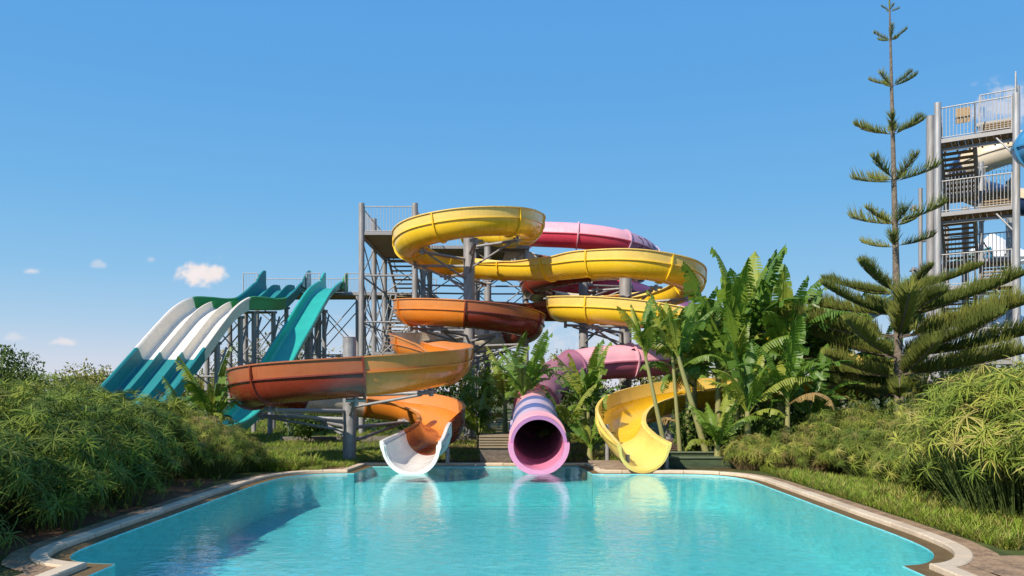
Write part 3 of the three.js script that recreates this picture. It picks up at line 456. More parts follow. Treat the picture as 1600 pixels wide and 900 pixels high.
// ------------------------------------------------------------ small things behind the pool
{ const o = thing('slatted_box', 'low grey box with slatted top left of the pink mouth', 'box'); const g = new THREE.MeshStandardMaterial({ color: new THREE.Color(.24, .20, .17), map: rep(soilTex, 1), roughness: .9 }); box(o, 'base', 0, .2, 0, .74, .34, .55, g); for (let k = 0; k < 5; k++) box(o, 'slat', 0, .40 + k * .062, .02 - k * .012, .78, .042, .6, WD.grey); o.position.set(-.38, G0, -18.95); }
{ const o = thing('channel_wall', 'low green painted wall right of the yellow exit', 'wall'); const g = new THREE.MeshStandardMaterial({ color: new THREE.Color(.09, .15, .075), map: rep(soilTex, .6), roughness: .8 }), l = new THREE.MeshStandardMaterial({ color: new THREE.Color(.22, .30, .18), map: rep(soilTex, .6), roughness: .8 }); box(o, 'wall_body', 0, .11, 0, 1.5, .22, .12, g); box(o, 'wall_cap', 0, .235, .01, 1.54, .03, .17, l); box(o, 'wall_body', -.1, .15, -.62, 1.3, .28, .12, g); box(o, 'wall_cap', -.1, .305, -.61, 1.34, .03, .17, l); o.position.set(4.15, G0, -17.75); }
{ const o = thing('concrete_slab', 'pale concrete footing slab under the yellow exit', 'slab'); const g = new THREE.MeshStandardMaterial({ color: new THREE.Color(.52, .42, .33), map: rep(soilTex, .8), roughness: .9 }); box(o, 'slab', 0, .06, 0, 1.3, .12, .55, g); box(o, 'kerb', -.1, .13, -.36, 1.5, .06, .12, g); o.position.set(2.55, G0, -17.45); }
{ const o = thing('garden_path_kerb', 'grey kerb along the lawn behind the short pole', 'kerb'); const g = new THREE.MeshStandardMaterial({ color: new THREE.Color(.40, .37, .33), map: rep(soilTex, .8), roughness: .9 }); for (let k = 0; k < 9; k++) box(o, 'kerb_stone', -4 + k * 1.0, .09, -.12 * k, .98, .18, .2, g, .12); o.position.set(-3.2, G0, -26.6); }

// ------------------------------------------------------------ plants
const leafMat = (r, g, b, t = .35, rough = .75) => new THREE.MeshPhysicalMaterial({ color: new THREE.Color(r, g, b), roughness: rough, specularIntensity: .3, transmission: t, thickness: 0, side: THREE.DoubleSide });
const white = leafMat(1, 1, 1, .3, .7);
// one long narrow blade: along +x, starting at elevation e0 and bending down by bend
function bladeInto(P, I, az, e0, bend, L, w, segs, twist = 0) {
  const c = Math.cos(az), s = Math.sin(az); let r = 0, y = 0; const o = P.length / 3;
  for (let k = 0; k <= segs; k++) {
    const t = k / segs, hw = w * .5 * (k === 0 ? .5 : k === segs ? .08 : 1 - .45 * t * t);
    const e = e0 - bend * t; if (k) { r += Math.cos(e) * L / segs; y += Math.sin(e) * L / segs; }
    const tw = twist * t;
    P.push(r * c - s * hw, y + tw * hw, r * s + c * hw, r * c + s * hw, y - tw * hw, r * s - c * hw);
    if (k) { const q = o + (k - 1) * 2; I.push(q, q + 1, q + 2, q + 1, q + 3, q + 2); }
  }
}
function toGeo(P, I) { const g = new THREE.BufferGeometry(); g.setAttribute('position', new THREE.Float32BufferAttribute(P, 3)); g.setIndex(I); const n = g.toNonIndexed(); n.computeVertexNormals(); return n; }
function umbelGeo(seed, n, L, w, flat = 0) {
  const rnd = mulberry(seed), P = [], I = [];
  for (let k = 0; k < n; k++) bladeInto(P, I, k / n * 6.283 * 1.0 + rnd() * .5, .15 + rnd() * .75 - flat, .7 + rnd() * 1.1, L * (.7 + .45 * rnd()), w * (.8 + .4 * rnd()), 4, (rnd() - .5) * 2);
  return toGeo(P, I);
}
const umbels = [umbelGeo(1, 22, .26, .0135), umbelGeo(2, 26, .24, .012), umbelGeo(3, 19, .29, .014, .25), umbelGeo(4, 24, .22, .012, -.3)];
const finer = [umbelGeo(11, 26, .22, .010), umbelGeo(12, 22, .24, .010, .3)];
const stemGeo = new THREE.CylinderGeometry(.0035, .006, 1, 4, 1, true); stemGeo.translate(0, .5, 0);
const greens = { deep: [[.060, .105, .016], [.080, .135, .020], [.105, .165, .024], [.14, .19, .03]], sunny: [[.23, .29, .036], [.30, .34, .050], [.38, .39, .070], [.17, .235, .030], [.44, .38, .11]], dry: [[.28, .22, .07], [.21, .21, .045], [.15, .185, .032], [.36, .27, .11]] };  // sunny greens put sunlit highlights into the leaf colour
const stemMat = leafMat(.085, .12, .03, 0), dryStem = leafMat(.22, .16, .08, 0);
const matCache = {}; const leafOf = (c, t = .32) => matCache[c + '|' + t] ??= leafMat(...c, t);
function sedge(name, label, cat, grp, cx, cz, r, h, n, opt = {}) {
  n = Math.round(n * 1.28); const { pal = greens.deep, seed = 1, sc = 1, single = 0, geos = umbels, low = .35, dryBase = 0, rz = r, kind } = opt, rnd = mulberry(seed * 7919 + 13);
  const o = thing(name, label, cat, grp), stems = [], heads = [];
  for (let k = 0; k < n; k++) {
    const a = rnd() * 6.283, q = Math.sqrt(rnd()), bx = Math.cos(a) * r * q * .72, bz = Math.sin(a) * rz * q * .72;
    const dome = Math.sqrt(Math.max(0, 1 - .62 * q * q)) * (1 + .34 * fbm((cx + bx) * 1.3, (cz + bz) * 1.3, seed, 2));
    const inner = rnd() < low ? .42 + .5 * rnd() : .76 + .32 * rnd(), y = h * dome * inner, lean = (.10 + .34 * q) * (1.1 - .3 * rnd()) * (inner < .8 ? 1.35 : 1);
    const la = a + (rnd() - .5) * 1.1, tip = V(bx + Math.cos(la) * lean * r * .9, y, bz + Math.sin(la) * lean * rz * .9), root = V(bx * .85, 0, bz * .85);
    stems.push([root, tip]); heads.push([tip, tip.clone().sub(root).normalize().add(V((rnd() - .5) * .5, 0, (rnd() - .5) * .5)).add(V(Math.cos(la) * .35 * q, 0, Math.sin(la) * .35 * q)).normalize(), sc * (.75 + .5 * rnd()), rnd(), rnd(), rnd()]);
  }
  const si = new THREE.InstancedMesh(stemGeo, dryBase ? dryStem : stemMat, n), m4 = new THREE.Matrix4(), q4 = new THREE.Quaternion(), q5 = new THREE.Quaternion();
  stems.forEach(([a, b], k) => { const d = b.clone().sub(a), L = d.length(); q4.setFromUnitVectors(UPV, d.normalize()); m4.compose(a, q4, V(1.2, L, 1.2)); si.setMatrixAt(k, m4); });
  si.name = 'stems'; si.userData.kind = 'stuff'; si.castShadow = si.receiveShadow = true; o.add(si);
  const place = ([t, d, s, u]) => { q4.setFromUnitVectors(UPV, d); q5.setFromAxisAngle(UPV, u * 6.28); return m4.compose(t, q4.clone().multiply(q5), V(s, s, s)); };
  heads.sort((A, B) => (B[0].z * .5 - Math.sign(cx) * B[0].x * .6 + B[0].y) - (A[0].z * .5 - Math.sign(cx) * A[0].x * .6 + A[0].y));
  const one = heads.splice(0, Math.min(single, 300));
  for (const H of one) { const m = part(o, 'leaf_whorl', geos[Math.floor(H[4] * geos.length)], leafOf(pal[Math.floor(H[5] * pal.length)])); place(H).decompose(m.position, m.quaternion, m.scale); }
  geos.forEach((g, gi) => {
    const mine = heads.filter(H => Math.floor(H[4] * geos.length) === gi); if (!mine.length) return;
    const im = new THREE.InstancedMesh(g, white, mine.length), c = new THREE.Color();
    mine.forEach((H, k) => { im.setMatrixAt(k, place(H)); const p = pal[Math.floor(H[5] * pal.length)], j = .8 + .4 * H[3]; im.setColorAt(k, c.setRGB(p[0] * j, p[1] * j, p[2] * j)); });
    im.name = 'leaf_whorls'; im.userData.kind = 'stuff'; im.castShadow = im.receiveShadow = true; o.add(im);
  });
  o.position.set(cx, G0, cz); return o;
}
const GL = 'umbrella sedges left of the pool', GR = 'umbrella sedges right of the pool', GM = 'low sedges behind the right lawn';
// left bank of the pool, from the camera backwards
[[-6.3, -6.6, 1.15, 1.72, 330, 200, 'dark umbrella sedge at the left frame edge nearest the camera'], [-6.35, -8.6, 1.2, 1.74, 340, 240, 'dark umbrella sedge drooping over the near left corner of the pool'], [-6.4, -10.6, 1.2, 1.74, 340, 200, 'dark umbrella sedge third from the camera along the left pool edge'], [-6.45, -12.5, 1.15, 1.70, 320, 160, 'umbrella sedge halfway along the left pool edge'], [-6.7, -14.4, 1.15, 1.62, 300, 0, 'umbrella sedge before the leafy light bushes on the left'],
  [-8.3, -8.2, 1.4, 1.9, 340, 0, 'tall umbrella sedge in the back row at the left edge'], [-8.4, -10.8, 1.4, 1.9, 340, 0, 'tall umbrella sedge of the back row behind the pool corner'], [-8.5, -13.2, 1.4, 1.88, 340, 0, 'tall umbrella sedge of the back row with lit top'], [-8.6, -15.6, 1.4, 1.85, 330, 0, 'umbrella sedge of the back row left of the banana'], [-10.6, -12, 1.5, 2.0, 300, 0, 'umbrella sedge at the far left, pale tops'], [-10.8, -15, 1.5, 2.0, 300, 0, 'umbrella sedge at the left under the racing slide'], [-13, -17, 1.7, 2.2, 320, 0, 'broad umbrella sedge below the small left tree'], [-10.2, -18.3, 1.4, 1.9, 300, 0, 'umbrella sedge in front of the racing slide lanes'], [-7.9, -17.4, 1.2, 1.65, 260, 0, 'umbrella sedge beside the small left banana']]
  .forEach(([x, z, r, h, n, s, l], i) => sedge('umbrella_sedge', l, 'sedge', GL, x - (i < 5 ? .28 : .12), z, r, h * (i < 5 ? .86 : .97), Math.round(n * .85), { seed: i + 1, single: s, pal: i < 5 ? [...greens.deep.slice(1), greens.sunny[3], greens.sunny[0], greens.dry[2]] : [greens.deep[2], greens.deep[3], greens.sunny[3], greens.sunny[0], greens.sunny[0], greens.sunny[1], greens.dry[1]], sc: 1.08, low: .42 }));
[[-6.1, -15.9, .8, 1.2, 240, 'leafy light green bush left of the brown loop'], [-5.75, -16.9, .5, .8, 150, 'small light bush at the far left pool corner'], [-6.9, -17.0, .8, 1.25, 220, 'light bush behind the far left pool corner']]
  .forEach(([x, z, r, h, n, l], i) => sedge('garden_bush', l, 'bush', 'light bushes at the far left corner', x, z, r, h, n, { seed: 40 + i, pal: [...greens.sunny, ...greens.dry], sc: .62, geos: finer, low: .5 }));
[[-5.75, -7.9, .55, .75, 34, 'few drooping sedge whorls hanging over the near left coping'], [-5.6, -9.9, .45, .8, 30, 'small drooping sedge at the left coping beyond the corner'], [-5.7, -11.8, .45, .7, 30, 'small sedge tuft in the shade beside the left coping']]
  .forEach(([x, z, r, h, n, l], i) => sedge('umbrella_sedge', l, 'sedge', GL, x, z, r, h, n, { seed: 120 + i, single: 30, pal: [...greens.deep.slice(1), greens.sunny[3]], sc: 1.05, low: .5 }));
// right bank
[[6.85, -8.9, 1.1, 1.85, 320, 290, 'bright umbrella sedge nearest the camera at the right frame edge'], [6.6, -10.3, 1.1, 1.88, 340, 290, 'bright umbrella sedge leaning over the right pool edge'], [7.6, -10.4, 1.15, 1.86, 330, 150, 'tall bright umbrella sedge in front of the stair tower'], [7.2, -11.9, 1.1, 1.8, 320, 120, 'bright umbrella sedge left of the stair tower base'], [8.5, -12.2, 1.3, 1.95, 320, 0, 'umbrella sedge in the back row below the stair tower'], [8.3, -9.0, 1.2, 1.85, 300, 0, 'umbrella sedge cut by the right frame edge'], [9.6, -14, 1.4, 1.95, 300, 0, 'far umbrella sedge behind the bright ones on the right']]
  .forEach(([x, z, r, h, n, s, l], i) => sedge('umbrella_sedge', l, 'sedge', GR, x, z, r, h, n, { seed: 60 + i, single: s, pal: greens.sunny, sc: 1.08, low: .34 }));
[[6.9, -13.6, .7, .8, 200, 'low drying sedge at the end of the right lawn'], [7.0, -15.0, .85, 1.2, 300, 'low sedge in the middle of the right lawn edge'], [5.95, -16.6, .65, .9, 250, 'low dry sedge near the far right pool corner'], [6.9, -16.8, .85, 1.3, 300, 'low sedge under the banana plants'], [5.2, -17.4, .5, .75, 200, 'brown dry sedge right of the green wall'], [8.1, -14.4, .95, 1.45, 320, 'dense low sedge below the conifer'], [8.3, -16.2, 1.0, 1.55, 320, 'dense low sedge right of the banana plants'], [9.6, -17.4, 1.0, 1.35, 300, 'dense sedge at the foot of the conifer'], [7.6, -18.2, .9, 1.5, 280, 'shaded sedge behind the low right sedges']]
  .forEach(([x, z, r, h, n, l], i) => sedge('low_sedge', l, 'sedge', GM, x, z, r, h, n, { seed: 80 + i, pal: [...greens.sunny, ...greens.dry.slice(0, 3), ...greens.deep.slice(1), greens.sunny[3]], sc: .74, geos: finer, low: .6, dryBase: i === 4 || i === 2 }));

// banana plants
function bananaLeafGeo(seed, L, Wd, e0, bend, torn) {
  let fall = .05; const rnd = mulberry(seed), P = [], I = [], N = 26, spine = []; let x = 0, y = 0;
  const pet = .16;
  for (let k = 0; k <= 40; k++) { const t = k / 40, e = e0 - bend * t * t; if (k) { x += Math.cos(e) * L / 40; y += Math.sin(e) * L / 40; } spine.push([x, y, e]); }
  const at = t => { const f = Math.min(39.999, t * 40), i = Math.floor(f), w = f - i, a = spine[i], b = spine[i + 1]; return [a[0] + (b[0] - a[0]) * w, a[1] + (b[1] - a[1]) * w, a[2] + (b[2] - a[2]) * w]; };
  const wid = t => { const u = (t - pet) / (1 - pet); return Wd * .5 * Math.pow(Math.max(0, Math.sin(Math.PI * Math.pow(Math.max(0, u), .75))), .62); };
  for (const s of [-1, 1]) for (let k = 0; k < N; k++) {
    const t0 = pet + (1 - pet) * k / N, t1 = pet + (1 - pet) * (k + 1) / N, tear = rnd() < torn, gap = tear ? .15 + .5 * rnd() : 0, fwd = .35; if (rnd() < .45) fall = rnd() < torn ? .2 + .9 * rnd() : .06 * rnd(); const dropA = fall;
    const o = P.length / 3;
    for (const [t, e] of [[t0, 0], [t1, 1]]) {
      const [px, py, el] = at(t), w = wid(t + (e ? -.001 : .001)) * (1 - (tear ? .15 * rnd() : 0)), nx = -Math.sin(el), ny = Math.cos(el);
      for (const q of [0, .5, 1]) {
        const lift = w * q * (.34 - (.55 + dropA) * q), shift = fwd * w * q * .5, g = gap * q * (t1 - t0) * L * (e ? -1 : 1) * .5;
        P.push(px + nx * lift + Math.cos(el) * (shift + g), py + ny * lift + Math.sin(el) * (shift + g), s * w * q * (.98 - .2 * dropA * q));
      }
    }
    for (let q = 0; q < 2; q++) I.push(o + q, o + q + 1, o + 3 + q, o + q + 1, o + 4 + q, o + 3 + q);
  }
  // midrib: a tapered three-sided keel
  const o = P.length / 3;
  for (let k = 0; k <= 10; k++) { const [px, py, el] = at(k / 10), r = .026 * (1 - .85 * k / 10) + .003; P.push(px, py + .004, -r, px, py + .004, r, px + Math.sin(el) * r * 1.4, py - Math.cos(el) * r * 1.4, 0); if (k) { const a = o + (k - 1) * 3; for (let j = 0; j < 3; j++) { const j2 = (j + 1) % 3; I.push(a + j, a + j2, a + 3 + j, a + j2, a + 3 + j2, a + 3 + j); } } }
  return toGeo(P, I);
}
const leafKinds = { up: [bananaLeafGeo(1, 2.2, .5, 1.38, .35, .3), bananaLeafGeo(2, 2.3, .52, 1.25, .45, .55), bananaLeafGeo(3, 2.0, .48, 1.3, .75, .75)], arch: [bananaLeafGeo(4, 2.0, .48, 1.15, 1.6, .6), bananaLeafGeo(5, 1.9, .46, 1.0, 1.5, .9), bananaLeafGeo(6, 1.8, .5, 1.05, 1.2, .35)], droop: [bananaLeafGeo(7, 1.6, .42, .7, 2.1, .9), bananaLeafGeo(8, 1.5, .46, .5, 1.7, .5)] };
const bMats = [leafMat(.14, .25, .03, .42, .33), leafMat(.20, .31, .036, .46, .33), leafMat(.10, .20, .026, .38, .3), leafMat(.32, .37, .05, .46, .4)]; bMats.forEach(m => { m.specularIntensity = .45; m.roughness += .1; }); const bDry = leafMat(.34, .23, .09, .2, .8), bStem = leafMat(.26, .25, .10, 0, .6), bStemD = leafMat(.20, .13, .06, 0, .9);
const pStem = new THREE.CylinderGeometry(.55, 1, 1, 10, 3); pStem.translate(0, .5, 0);
function banana(label, grp, x, z, stemH, n, opt = {}) {
  const { seed = 1, sc = 1, up = .45, lean = [0, 0], dry = .12, r = .1, more = 1.45 } = opt, rnd = mulberry(seed * 331 + 7), o = thing('banana_plant', label, 'banana plant', grp);
  const top = V(lean[0], stemH, lean[1]), st = part(o, 'stem', pStem, bStem); st.quaternion.setFromUnitVectors(UPV, top.clone().normalize()); st.scale.set(r, top.length(), r);
  n = Math.round(n * more);
  for (let k = 0; k < n; k++) {
    const f = k / n, kind = f < up ? 'up' : f < .78 ? 'arch' : 'droop', g = leafKinds[kind][Math.floor(rnd() * leafKinds[kind].length)], isDry = kind === 'droop' && rnd() < dry * 1.6;
    const m = part(o, 'leaf', g, isDry ? bDry : bMats[Math.floor(rnd() * 4)]), s = sc * (.75 + .45 * rnd());
    m.position.copy(top).multiplyScalar(kind === 'up' ? 1 : kind === 'arch' ? .97 : .9); m.rotation.set((rnd() - .5) * .3, k * 2.4 + rnd() * .8, (rnd() - .5) * .25, 'YXZ'); m.scale.set(s, s, s * (.9 + .3 * rnd()));
  }
  o.position.set(x, G0, z); return o;
}
const BR = 'banana plants right of the yellow exit', BC = 'banana plants behind the slide exits';
[[3.62, -18.5, 2.5, 6, { lean: [-.55, .1], r: .065, sc: .62, up: .7, seed: 21 }, 'slender banana with bare leaning stem beside the yellow exit'], [3.95, -18.7, 2.55, 7, { lean: [-.2, 0], r: .06, sc: .66, up: .7, seed: 22 }, 'slender banana with straight bare stem beside the yellow exit'], [4.55, -18.4, 2.5, 8, { lean: [-.75, .1], r: .085, sc: .75, up: .6, seed: 23 }, 'banana with thick yellowish stem leaning left over the yellow slide'],
  [5.0, -19.4, 2.3, 10, { seed: 24, sc: 1.0, up: .5 }, 'tall banana with upright leaves left in the right-hand group'], [5.75, -19.8, 2.75, 11, { seed: 25, sc: 1.12, up: .55 }, 'tallest banana with broad upright leaves in the right-hand group'], [6.5, -19.3, 2.5, 11, { seed: 26, sc: 1.1, up: .5 }, 'big banana beside the tallest one, leaning leaves'], [7.3, -20.9, 2.3, 10, { seed: 27, sc: 1.1, up: .4, lean: [.3, 0] }, 'banana with leaves spreading right before the conifer'], [5.3, -18.0, 1.25, 8, { seed: 28, sc: .8, up: .3 }, 'low banana in front with arching leaves'], [6.2, -18.0, 1.55, 8, { seed: 29, sc: .85, up: .25, r: .08 }, 'mid-height banana with drooping pale leaves'], [6.9, -18.5, 1.1, 7, { seed: 30, sc: .8, up: .2 }, 'low banana half hidden by the conifer branches'], [4.6, -17.9, .5, 7, { seed: 31, sc: .6, up: .4 }, 'young banana sucker right of the bare stems'], [8.4, -21, 2.1, 9, { seed: 32, sc: 1.05, up: .4 }, 'banana behind the conifer branches'], [6.1, -20.9, 2.7, 9, { seed: 35, sc: 1.1, up: .6 }, 'banana with upright leaves behind the tallest one'], [5.3, -18.9, 2.0, 8, { seed: 36, sc: .9, up: .35 }, 'banana with broad leaves before the tallest one'], [6.8, -20.2, 1.9, 9, { seed: 37, sc: .95, up: .3 }, 'banana with arching leaves left of the conifer branches'], [4.3, -19.6, 2.15, 8, { seed: 38, sc: .85, up: .5, r: .07 }, 'banana behind the bare slender stems'], [4.7, -20.6, 2.0, 9, { seed: 33, sc: .95, up: .4 }, 'banana in the rear left of the right-hand group'], [9.9, -21.4, 1.6, 8, { seed: 34, sc: 1, up: .3 }, 'banana to the right of the conifer trunk']]
  .forEach(([x, z, h, n, o, l]) => banana(l, BR, x, z, h, n, o));
[[-.95, -24.6, 1.0, 9, { seed: 41, sc: .85, up: .25 }, 'dark banana right beside the thick tall pole'], [-.2, -23.4, 1.55, 9, { seed: 42, sc: .9, up: .35 }, 'banana with yellowish leaves above the pink mouth'], [-.12, -20.7, 1.75, 12, { seed: 43, sc: .74, up: .3, lean: [.42, .1], r: .07 }, 'banana left of the banded pink tube'], [1.9, -21.0, 1.45, 12, { seed: 44, sc: .8, up: .45 }, 'banana right of the banded pink tube'], [2.15, -22.6, 1.2, 6, { seed: 45, sc: .72, up: .5 }, 'banana with raised leaves before the pink loop'], [1.4, -20.1, .8, 9, { seed: 46, sc: .66, up: .2 }, 'low banana at the right side of the pink mouth'], [3.3, -23.2, .6, 6, { seed: 47, sc: .6, up: .2 }, 'low banana behind the yellow curve'], [-1.9, -25.2, .6, 8, { seed: 48, sc: .8, up: .1 }, 'low dark banana left of the thick tall pole'], [.7, -25.6, 1.2, 9, { seed: 49, sc: .95, up: .3 }, 'dark banana at the back between the poles'], [-.9, -22.2, .5, 8, { seed: 50, sc: .7, up: .1 }, 'low spreading banana behind the slatted box'], [1.9, -19.5, .35, 7, { seed: 51, sc: .6, up: .2 }, 'young banana left of the yellow curve'], [5.0, -23.4, .8, 6, { seed: 52, sc: .85, up: .3 }, 'banana behind the yellow slide bend']]
  .forEach(([x, z, h, n, o, l]) => banana(l, BC, x, z, h * .92, n, { ...o, more: 1.1, sc: o.sc * .95 }));
banana('small banana above the sedges left of the brown loop', 'banana plants on the left', -7.0, -18.6, 1.0, 8, { seed: 61, sc: .72, up: .35 });
banana('low banana in front of the racing slide posts', 'banana plants on the left', -8.0, -19.4, .9, 7, { seed: 62, sc: .7, up: .2 });

// the tall conifer with whorled branches
function branchGeo(L, seed, n, len, rise, rad) {
  const rnd = mulberry(seed), P = [], I = [], y = t => rise * L * (.15 * t + .85 * t * t);
  const prism = (a, b, r0, r1, mid) => { const d = b.clone().sub(a).normalize(), u = V(0, 0, 0).crossVectors(d, Math.abs(d.y) > .9 ? V(1, 0, 0) : UPV).normalize(), v = V(0, 0, 0).crossVectors(d, u), o = P.length / 3, pts = mid ? [[a, r0], [mid, r0 * 1.15], [b, r1]] : [[a, r0], [b, r1]]; pts.forEach(([p, r], k) => { for (let j = 0; j < 3; j++) { const q = j * 2.094; P.push(p.x + r * (u.x * Math.cos(q) + v.x * Math.sin(q)), p.y + r * (u.y * Math.cos(q) + v.y * Math.sin(q)), p.z + r * (u.z * Math.cos(q) + v.z * Math.sin(q))); } if (k) for (let j = 0; j < 3; j++) { const A = o + (k - 1) * 3, j2 = (j + 1) % 3; I.push(A + j, A + j2, A + 3 + j, A + j2, A + 3 + j2, A + 3 + j); } }); };
  for (let k = 0; k < n; k++) {
    const t = .12 + .88 * Math.pow((k + rnd()) / n, .85), s = k % 2 ? 1 : -1, x = t * L, base = V(x, y(t), 0), l = len * (.75 + .5 * rnd()) * (t > .8 ? 1.12 - (t - .8) * 3.4 : .8 + .4 * t) , spread = .08 + .62 * rnd();
    const tip = base.clone().add(V(l * (.35 + .25 * rnd()), l * (.7 + .4 * rnd()) * (1.1 - spread * .5), s * l * spread)), mid = base.clone().lerp(tip, .5).add(V(.04 * l, -.13 * l, 0));
    prism(base, tip, rad, rad * .35, mid);
  }
  const g = toGeo(P, I), wP = P, P2 = [], I2 = [];
  return g;
}
const needleMats = [leafMat(.16, .185, .036, .12, .8), leafMat(.125, .155, .032, .12, .8), leafMat(.20, .215, .044, .12, .8)], barkMat = new THREE.MeshStandardMaterial({ color: new THREE.Color(.36, .31, .26), map: rep(soilTex, 1, 6), bumpMap: rep(soilTex, 1, 8), bumpScale: .02, roughness: .95 });
{
  const o = thing('conifer', 'tall slender conifer with widely spaced tiers of upswept branches', 'tree');
  const base = V(9.14, G0, -18.8), top = V(8.86, 11.3, -18.8), onTrunk = y => base.clone().lerp(top, Math.min(1, (y - G0) / (11.9 - G0))).sub(base);
  const tp = [[0, .125], [.25, .095], [.5, .066], [.8, .036], [1, .010]];
  for (let k = 0; k < tp.length - 1; k++) { const a = onTrunk(G0 + (11.87) * tp[k][0]), b = onTrunk(G0 + 11.87 * tp[k + 1][0]), g = new THREE.CylinderGeometry(tp[k + 1][1], tp[k][1], a.distanceTo(b), 10); g.translate(0, a.distanceTo(b) / 2, 0); const m = part(o, 'trunk', g, barkMat); m.position.copy(a); m.quaternion.setFromUnitVectors(UPV, b.clone().sub(a).normalize()); }
  const small = [branchGeo(1, 5, 92, .27, .28, .0075), branchGeo(1, 6, 86, .29, .20, .0075), branchGeo(1, 7, 92, .26, .34, .0075)], large = [branchGeo(3, 8, 620, .44, .18, .0095), branchGeo(3, 9, 600, .48, .12, .0095), branchGeo(3, 10, 620, .42, .24, .0095)], woody = new THREE.CylinderGeometry(.25, 1, 1, 5, 4); woody.translate(0, .5, 0);
  // bend the woody core like the branch
  const core = (L, rise) => { const pts = []; for (let k = 0; k <= 6; k++) { const t = k / 6; pts.push(V(t * L, rise * L * (.15 * t + .85 * t * t), 0)); } return new THREE.TubeGeometry(new THREE.CatmullRomCurve3(pts), 6, L > 2 ? .022 : .009, 5); };
  const cores = { s: [core(1, .26), core(1, .18), core(1, .32)], l: [core(3, .18), core(3, .12), core(3, .24)] }, rnd = mulberry(404);
  const whorls = [[11.25, .24, 4, 's', .1], [10.5, .42, 5, 's', .12], [9.4, .64, 5, 's', .10], [8.2, .84, 6, 's', .08], [7.05, 1.0, 6, 's', .06], [5.95, 1.06, 6, 's', .04], [5.4, 1.04, 3, 's', -.06], [4.25, .60, 6, 'l', .06], [3.7, .84, 6, 'l', .08], [3.15, 1.0, 6, 'l', .10], [2.65, 1.0, 6, 'l', .06], [2.2, .85, 6, 'l', .02], [1.7, .7, 6, 'l', .02]];
  whorls.forEach(([y, s, n, k, tilt], wi) => { for (let j = 0; j < n; j++) { const gi = Math.floor(rnd() * 3), m = part(o, 'branch', (k === 's' ? small : large)[gi], needleMats[Math.floor(rnd() * 3)]); part(m, 'branch_wood', cores[k][gi], barkMat); m.position.copy(onTrunk(y + .1 * (rnd() - .5))); m.rotation.set(0, wi * .7 + j / n * 6.283 + (rnd() - .5) * .3, tilt + (rnd() - .5) * .12, 'YXZ'); const q = s * .95 * (.82 + .28 * rnd()); m.scale.setScalar(q); } });
  part(o, 'leader_shoot', rodGeo(onTrunk(11.3), onTrunk(11.9), .02, 5), needleMats[0]);
  o.position.copy(base);
}

// broad-leaved trees and shrubs in the distance
const leafQuad = (() => { const P = [0, 0, 0, .45, .06, .22, 1, -.06, 0, .45, .06, -.22], I = [0, 1, 2, 0, 2, 3]; return toGeo(P, I); })();
function leafyTree(name, label, cat, grp, x, z, rx, ry, y0, n, size, pal, seed, trunk = true) {
  const o = thing(name, label, cat, grp), rnd = mulberry(seed * 97 + 3), im = new THREE.InstancedMesh(leafQuad, white, n), c = new THREE.Color(), m4 = new THREE.Matrix4(), q = new THREE.Quaternion(), e = new THREE.Euler();
  const lobes = Array.from({ length: 9 }, () => { const a = rnd() * 6.28, r = Math.sqrt(rnd()) * .62; return [Math.cos(a) * r * rx, y0 + ry * (.55 + .75 * rnd() - .35 * r), Math.sin(a) * r * rx, (.34 + .3 * rnd())]; });
  for (let k = 0; k < n; k++) { const L = lobes[Math.floor(rnd() * 9)], a = rnd() * 6.28, u = rnd() * 2 - 1, r = Math.cbrt(.25 + .75 * rnd()), s = Math.sqrt(1 - u * u); e.set(rnd() * 6.28, rnd() * 6.28, rnd() * 6.28); q.setFromEuler(e); const z2 = size * (.6 + .8 * rnd()); m4.compose(V(L[0] + Math.cos(a) * s * r * L[3] * rx, Math.max(.1, L[1] + u * r * L[3] * ry), L[2] + Math.sin(a) * s * r * L[3] * rx), q, V(z2, z2, z2)); im.setMatrixAt(k, m4); const p = pal[Math.floor(rnd() * pal.length)], j = .8 + .4 * rnd(); im.setColorAt(k, c.setRGB(p[0] * j, p[1] * j, p[2] * j)); }
  im.name = 'crown'; im.userData.kind = 'stuff'; im.castShadow = im.receiveShadow = true; o.add(im);
  if (trunk) { rod(o, 'trunk', V(0, -.05, 0), V(.05, y0 + ry * .7, 0), .05 + .02 * ry, barkMat, cylUnit); for (let k = 0; k < 4; k++) { const L = lobes[k]; rod(o, 'limb', V(.02, y0 * .8 + .2, 0), V(L[0] * .8, L[1], L[2] * .8), .03 + .008 * ry, barkMat); } }
  o.position.set(x, G0, z); return o;
}
const olive = [[.19, .19, .04], [.24, .23, .045], [.14, .15, .03], [.30, .26, .07]];
[[-18.6, -29.5, 1.3, 1.7, .9, 2600, .15, 'small dark tree at the left frame edge'], [-16.3, -30, .8, 1.0, .4, 1500, .13, 'small low tree right of the left edge tree']].forEach(([x, z, rx, ry, y0, n, s, l], i) => leafyTree('garden_tree', l, 'tree', 'small trees at the left edge', x, z, rx, ry, y0, n, s, [greens.deep[1], greens.deep[2], greens.deep[0]], 200 + i));
[[-28, -44, 3.5, 1.7, 'leftmost'], [-23.5, -45, 3.2, 1.75, 'second'], [-19.5, -46, 3, 1.7, 'third'], [-15.5, -47, 3, 1.6, 'fourth']].forEach(([x, z, rx, ry, w], i) => leafyTree('hedge_bush', w + ' olive green bush of the far hedge on the left', 'bush', 'far hedge on the left', x, z, rx, ry, .3, 2600, .2, [...olive, greens.sunny[0]], 220 + i, false));
const farLabels = ['behind the lowest lanes of the racing slide', 'between the racing slide posts', 'behind the drop slide foot', 'behind the short grey pole', 'behind the start tower', 'behind the thick tall pole', 'behind the pink loops', 'behind the right yellow loops', 'behind the right banana plants', 'behind the conifer', 'behind the stair tower', 'at the far right edge', 'far left beyond the hedge', 'left of the far hedge bushes'];
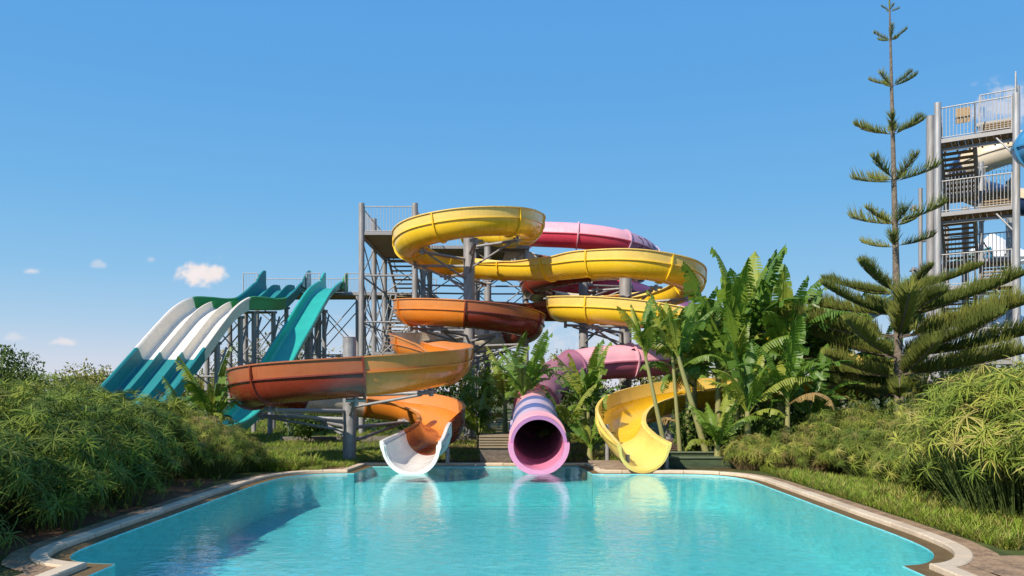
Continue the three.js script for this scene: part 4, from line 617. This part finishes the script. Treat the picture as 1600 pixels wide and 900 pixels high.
[[-24, -62], [-19, -58], [-15.5, -55], [-11, -56], [-7, -60], [-2, -58], [4, -60], [10, -58], [16, -56], [22, -55], [29, -52], [36, -54], [-33, -62], [-42, -60]].forEach(([x, z], i) => leafyTree('far_tree', 'distant round tree ' + farLabels[i], 'tree', 'distant trees on the horizon', x, z, 3.6, 2.2 + (i * 7 % 4) * .35, .5, 1800, .27, olive, 240 + i));
[[-1.6, -27.0, 1.4, 1.5], [1.2, -29, 1.7, 1.8], [3.6, -27.4, 1.5, 1.4], [6.3, -24.6, 1.3, 1.5], [8.2, -23.6, 1.4, 1.6], [10.6, -19.9, 1.2, 1.3], [12, -22, 1.6, 1.7], [14.6, -22.5, 1.5, 1.5], [-6.4, -25.5, .9, .6], [-4.2, -30, 1.2, .9], [6.3, -20.6, 1.3, 1.0], [8.2, -19.9, 1.2, 1.1], [4.8, -20.0, .9, .7], [5.6, -18.6, .9, .6]].forEach(([x, z, rx, ry], i) => leafyTree('leafy_shrub', ['dark shrub at the foot of the thick tall pole', 'dark shrub behind the pink mouth', 'dark shrub under the pink loops', 'dark shrub behind the bend of the yellow slide', 'dark shrub behind the right banana plants', 'dark shrub right of the conifer trunk', 'dark shrub left of the stair tower foot', 'dark shrub at the stair tower foot', 'low shrub on the lawn left of the short pole', 'low shrub at the start tower foot', 'dark shrub in front of the yellow slide amid the bananas', 'dark shrub left of the conifer trunk', 'dark shrub behind the bare banana stems', 'dark low shrub at the feet of the right bananas'][i], 'shrub', 'dark shrubs behind the pool', x, z, rx, ry, .1, 2200, .13, [greens.deep[0], greens.deep[1], greens.deep[2]], 270 + i, false));

// grass: tufts on the lawns
{
  const P = [], I = [], r0 = mulberry(9); for (let k = 0; k < 7; k++) bladeInto(P, I, r0() * 6.28, 1.1 + .35 * r0(), .5 + .6 * r0(), .10 + .06 * r0(), .007, 3, 0);
  const tuft = toGeo(P, I), rnd = mulberry(31), spots = [];
  const lawn = (x0, x1, z0, z1, n, s0, s1, ok, pal) => { for (let k = 0; k < n; k++) { const x = x0 + (x1 - x0) * rnd(), z = z0 + (z1 - z0) * rnd(); if (ok && !ok(x, z)) continue; spots.push([x, z, s0 + (s1 - s0) * rnd() * rnd(), pal]); } };
  const gp = [[.22, .33, .035], [.27, .36, .045], [.18, .28, .03], [.31, .34, .06], [.36, .32, .10]];
  lawn(5.28, 7, -17.2, -8.6, 15000, .7, 1.9, (x, z) => x < 5.9 + .5 * Math.sin(z * 1.7) + .5 * smooth(-11, -14, z), gp);
  lawn(-6.5, -3.6, -22, -16.9, 6000, .6, 1.2, (x, z) => !(x > -4.1 && z > -17.7), gp); lawn(-6.5, -4.3, -18.0, -16.95, 1500, 1.4, 3.0, (x, z) => x < -4.55 || z < -17.5, gp);
  lawn(-12, 4, -31, -19.2, 14000, .6, 1.2, null, gp); lawn(-14, -5, -46, -24, 9000, .8, 1.6, null, gp);
  lawn(-9, -5.45, -15.6, -7, 900, .8, 2.2, (x, z) => fbm(x, z, 3, 2) > 0, [gp[2], gp[4]]); lawn(5.5, 8.5, -9.4, -7.9, 700, .8, 2.4, (x, z) => x > 5.9 - (z + 9) * .1, [gp[4], gp[3]]); lawn(5.7, 6.4, -13, -8.6, 420, 1.2, 2.6, null, [gp[4], gp[3], gp[0]]);
  const im = new THREE.InstancedMesh(tuft, white, spots.length), m4 = new THREE.Matrix4(), q = new THREE.Quaternion(), c = new THREE.Color();
  spots.forEach(([x, z, s, pal], k) => { q.setFromAxisAngle(UPV, rnd() * 6.28); m4.compose(V(x, G0, z), q, V(s, s, s)); im.setMatrixAt(k, m4); const p = pal[Math.floor(rnd() * pal.length)], j = .75 + .5 * rnd(); im.setColorAt(k, c.setRGB(p[0] * j, p[1] * j, p[2] * j)); });
  im.name = 'grass'; im.castShadow = im.receiveShadow = true; scene.add(im); tag(im, 'green and dry grass blades on the lawns around the pool', 'grass', null, 'stuff');
}
renderer.render(scene, camera);
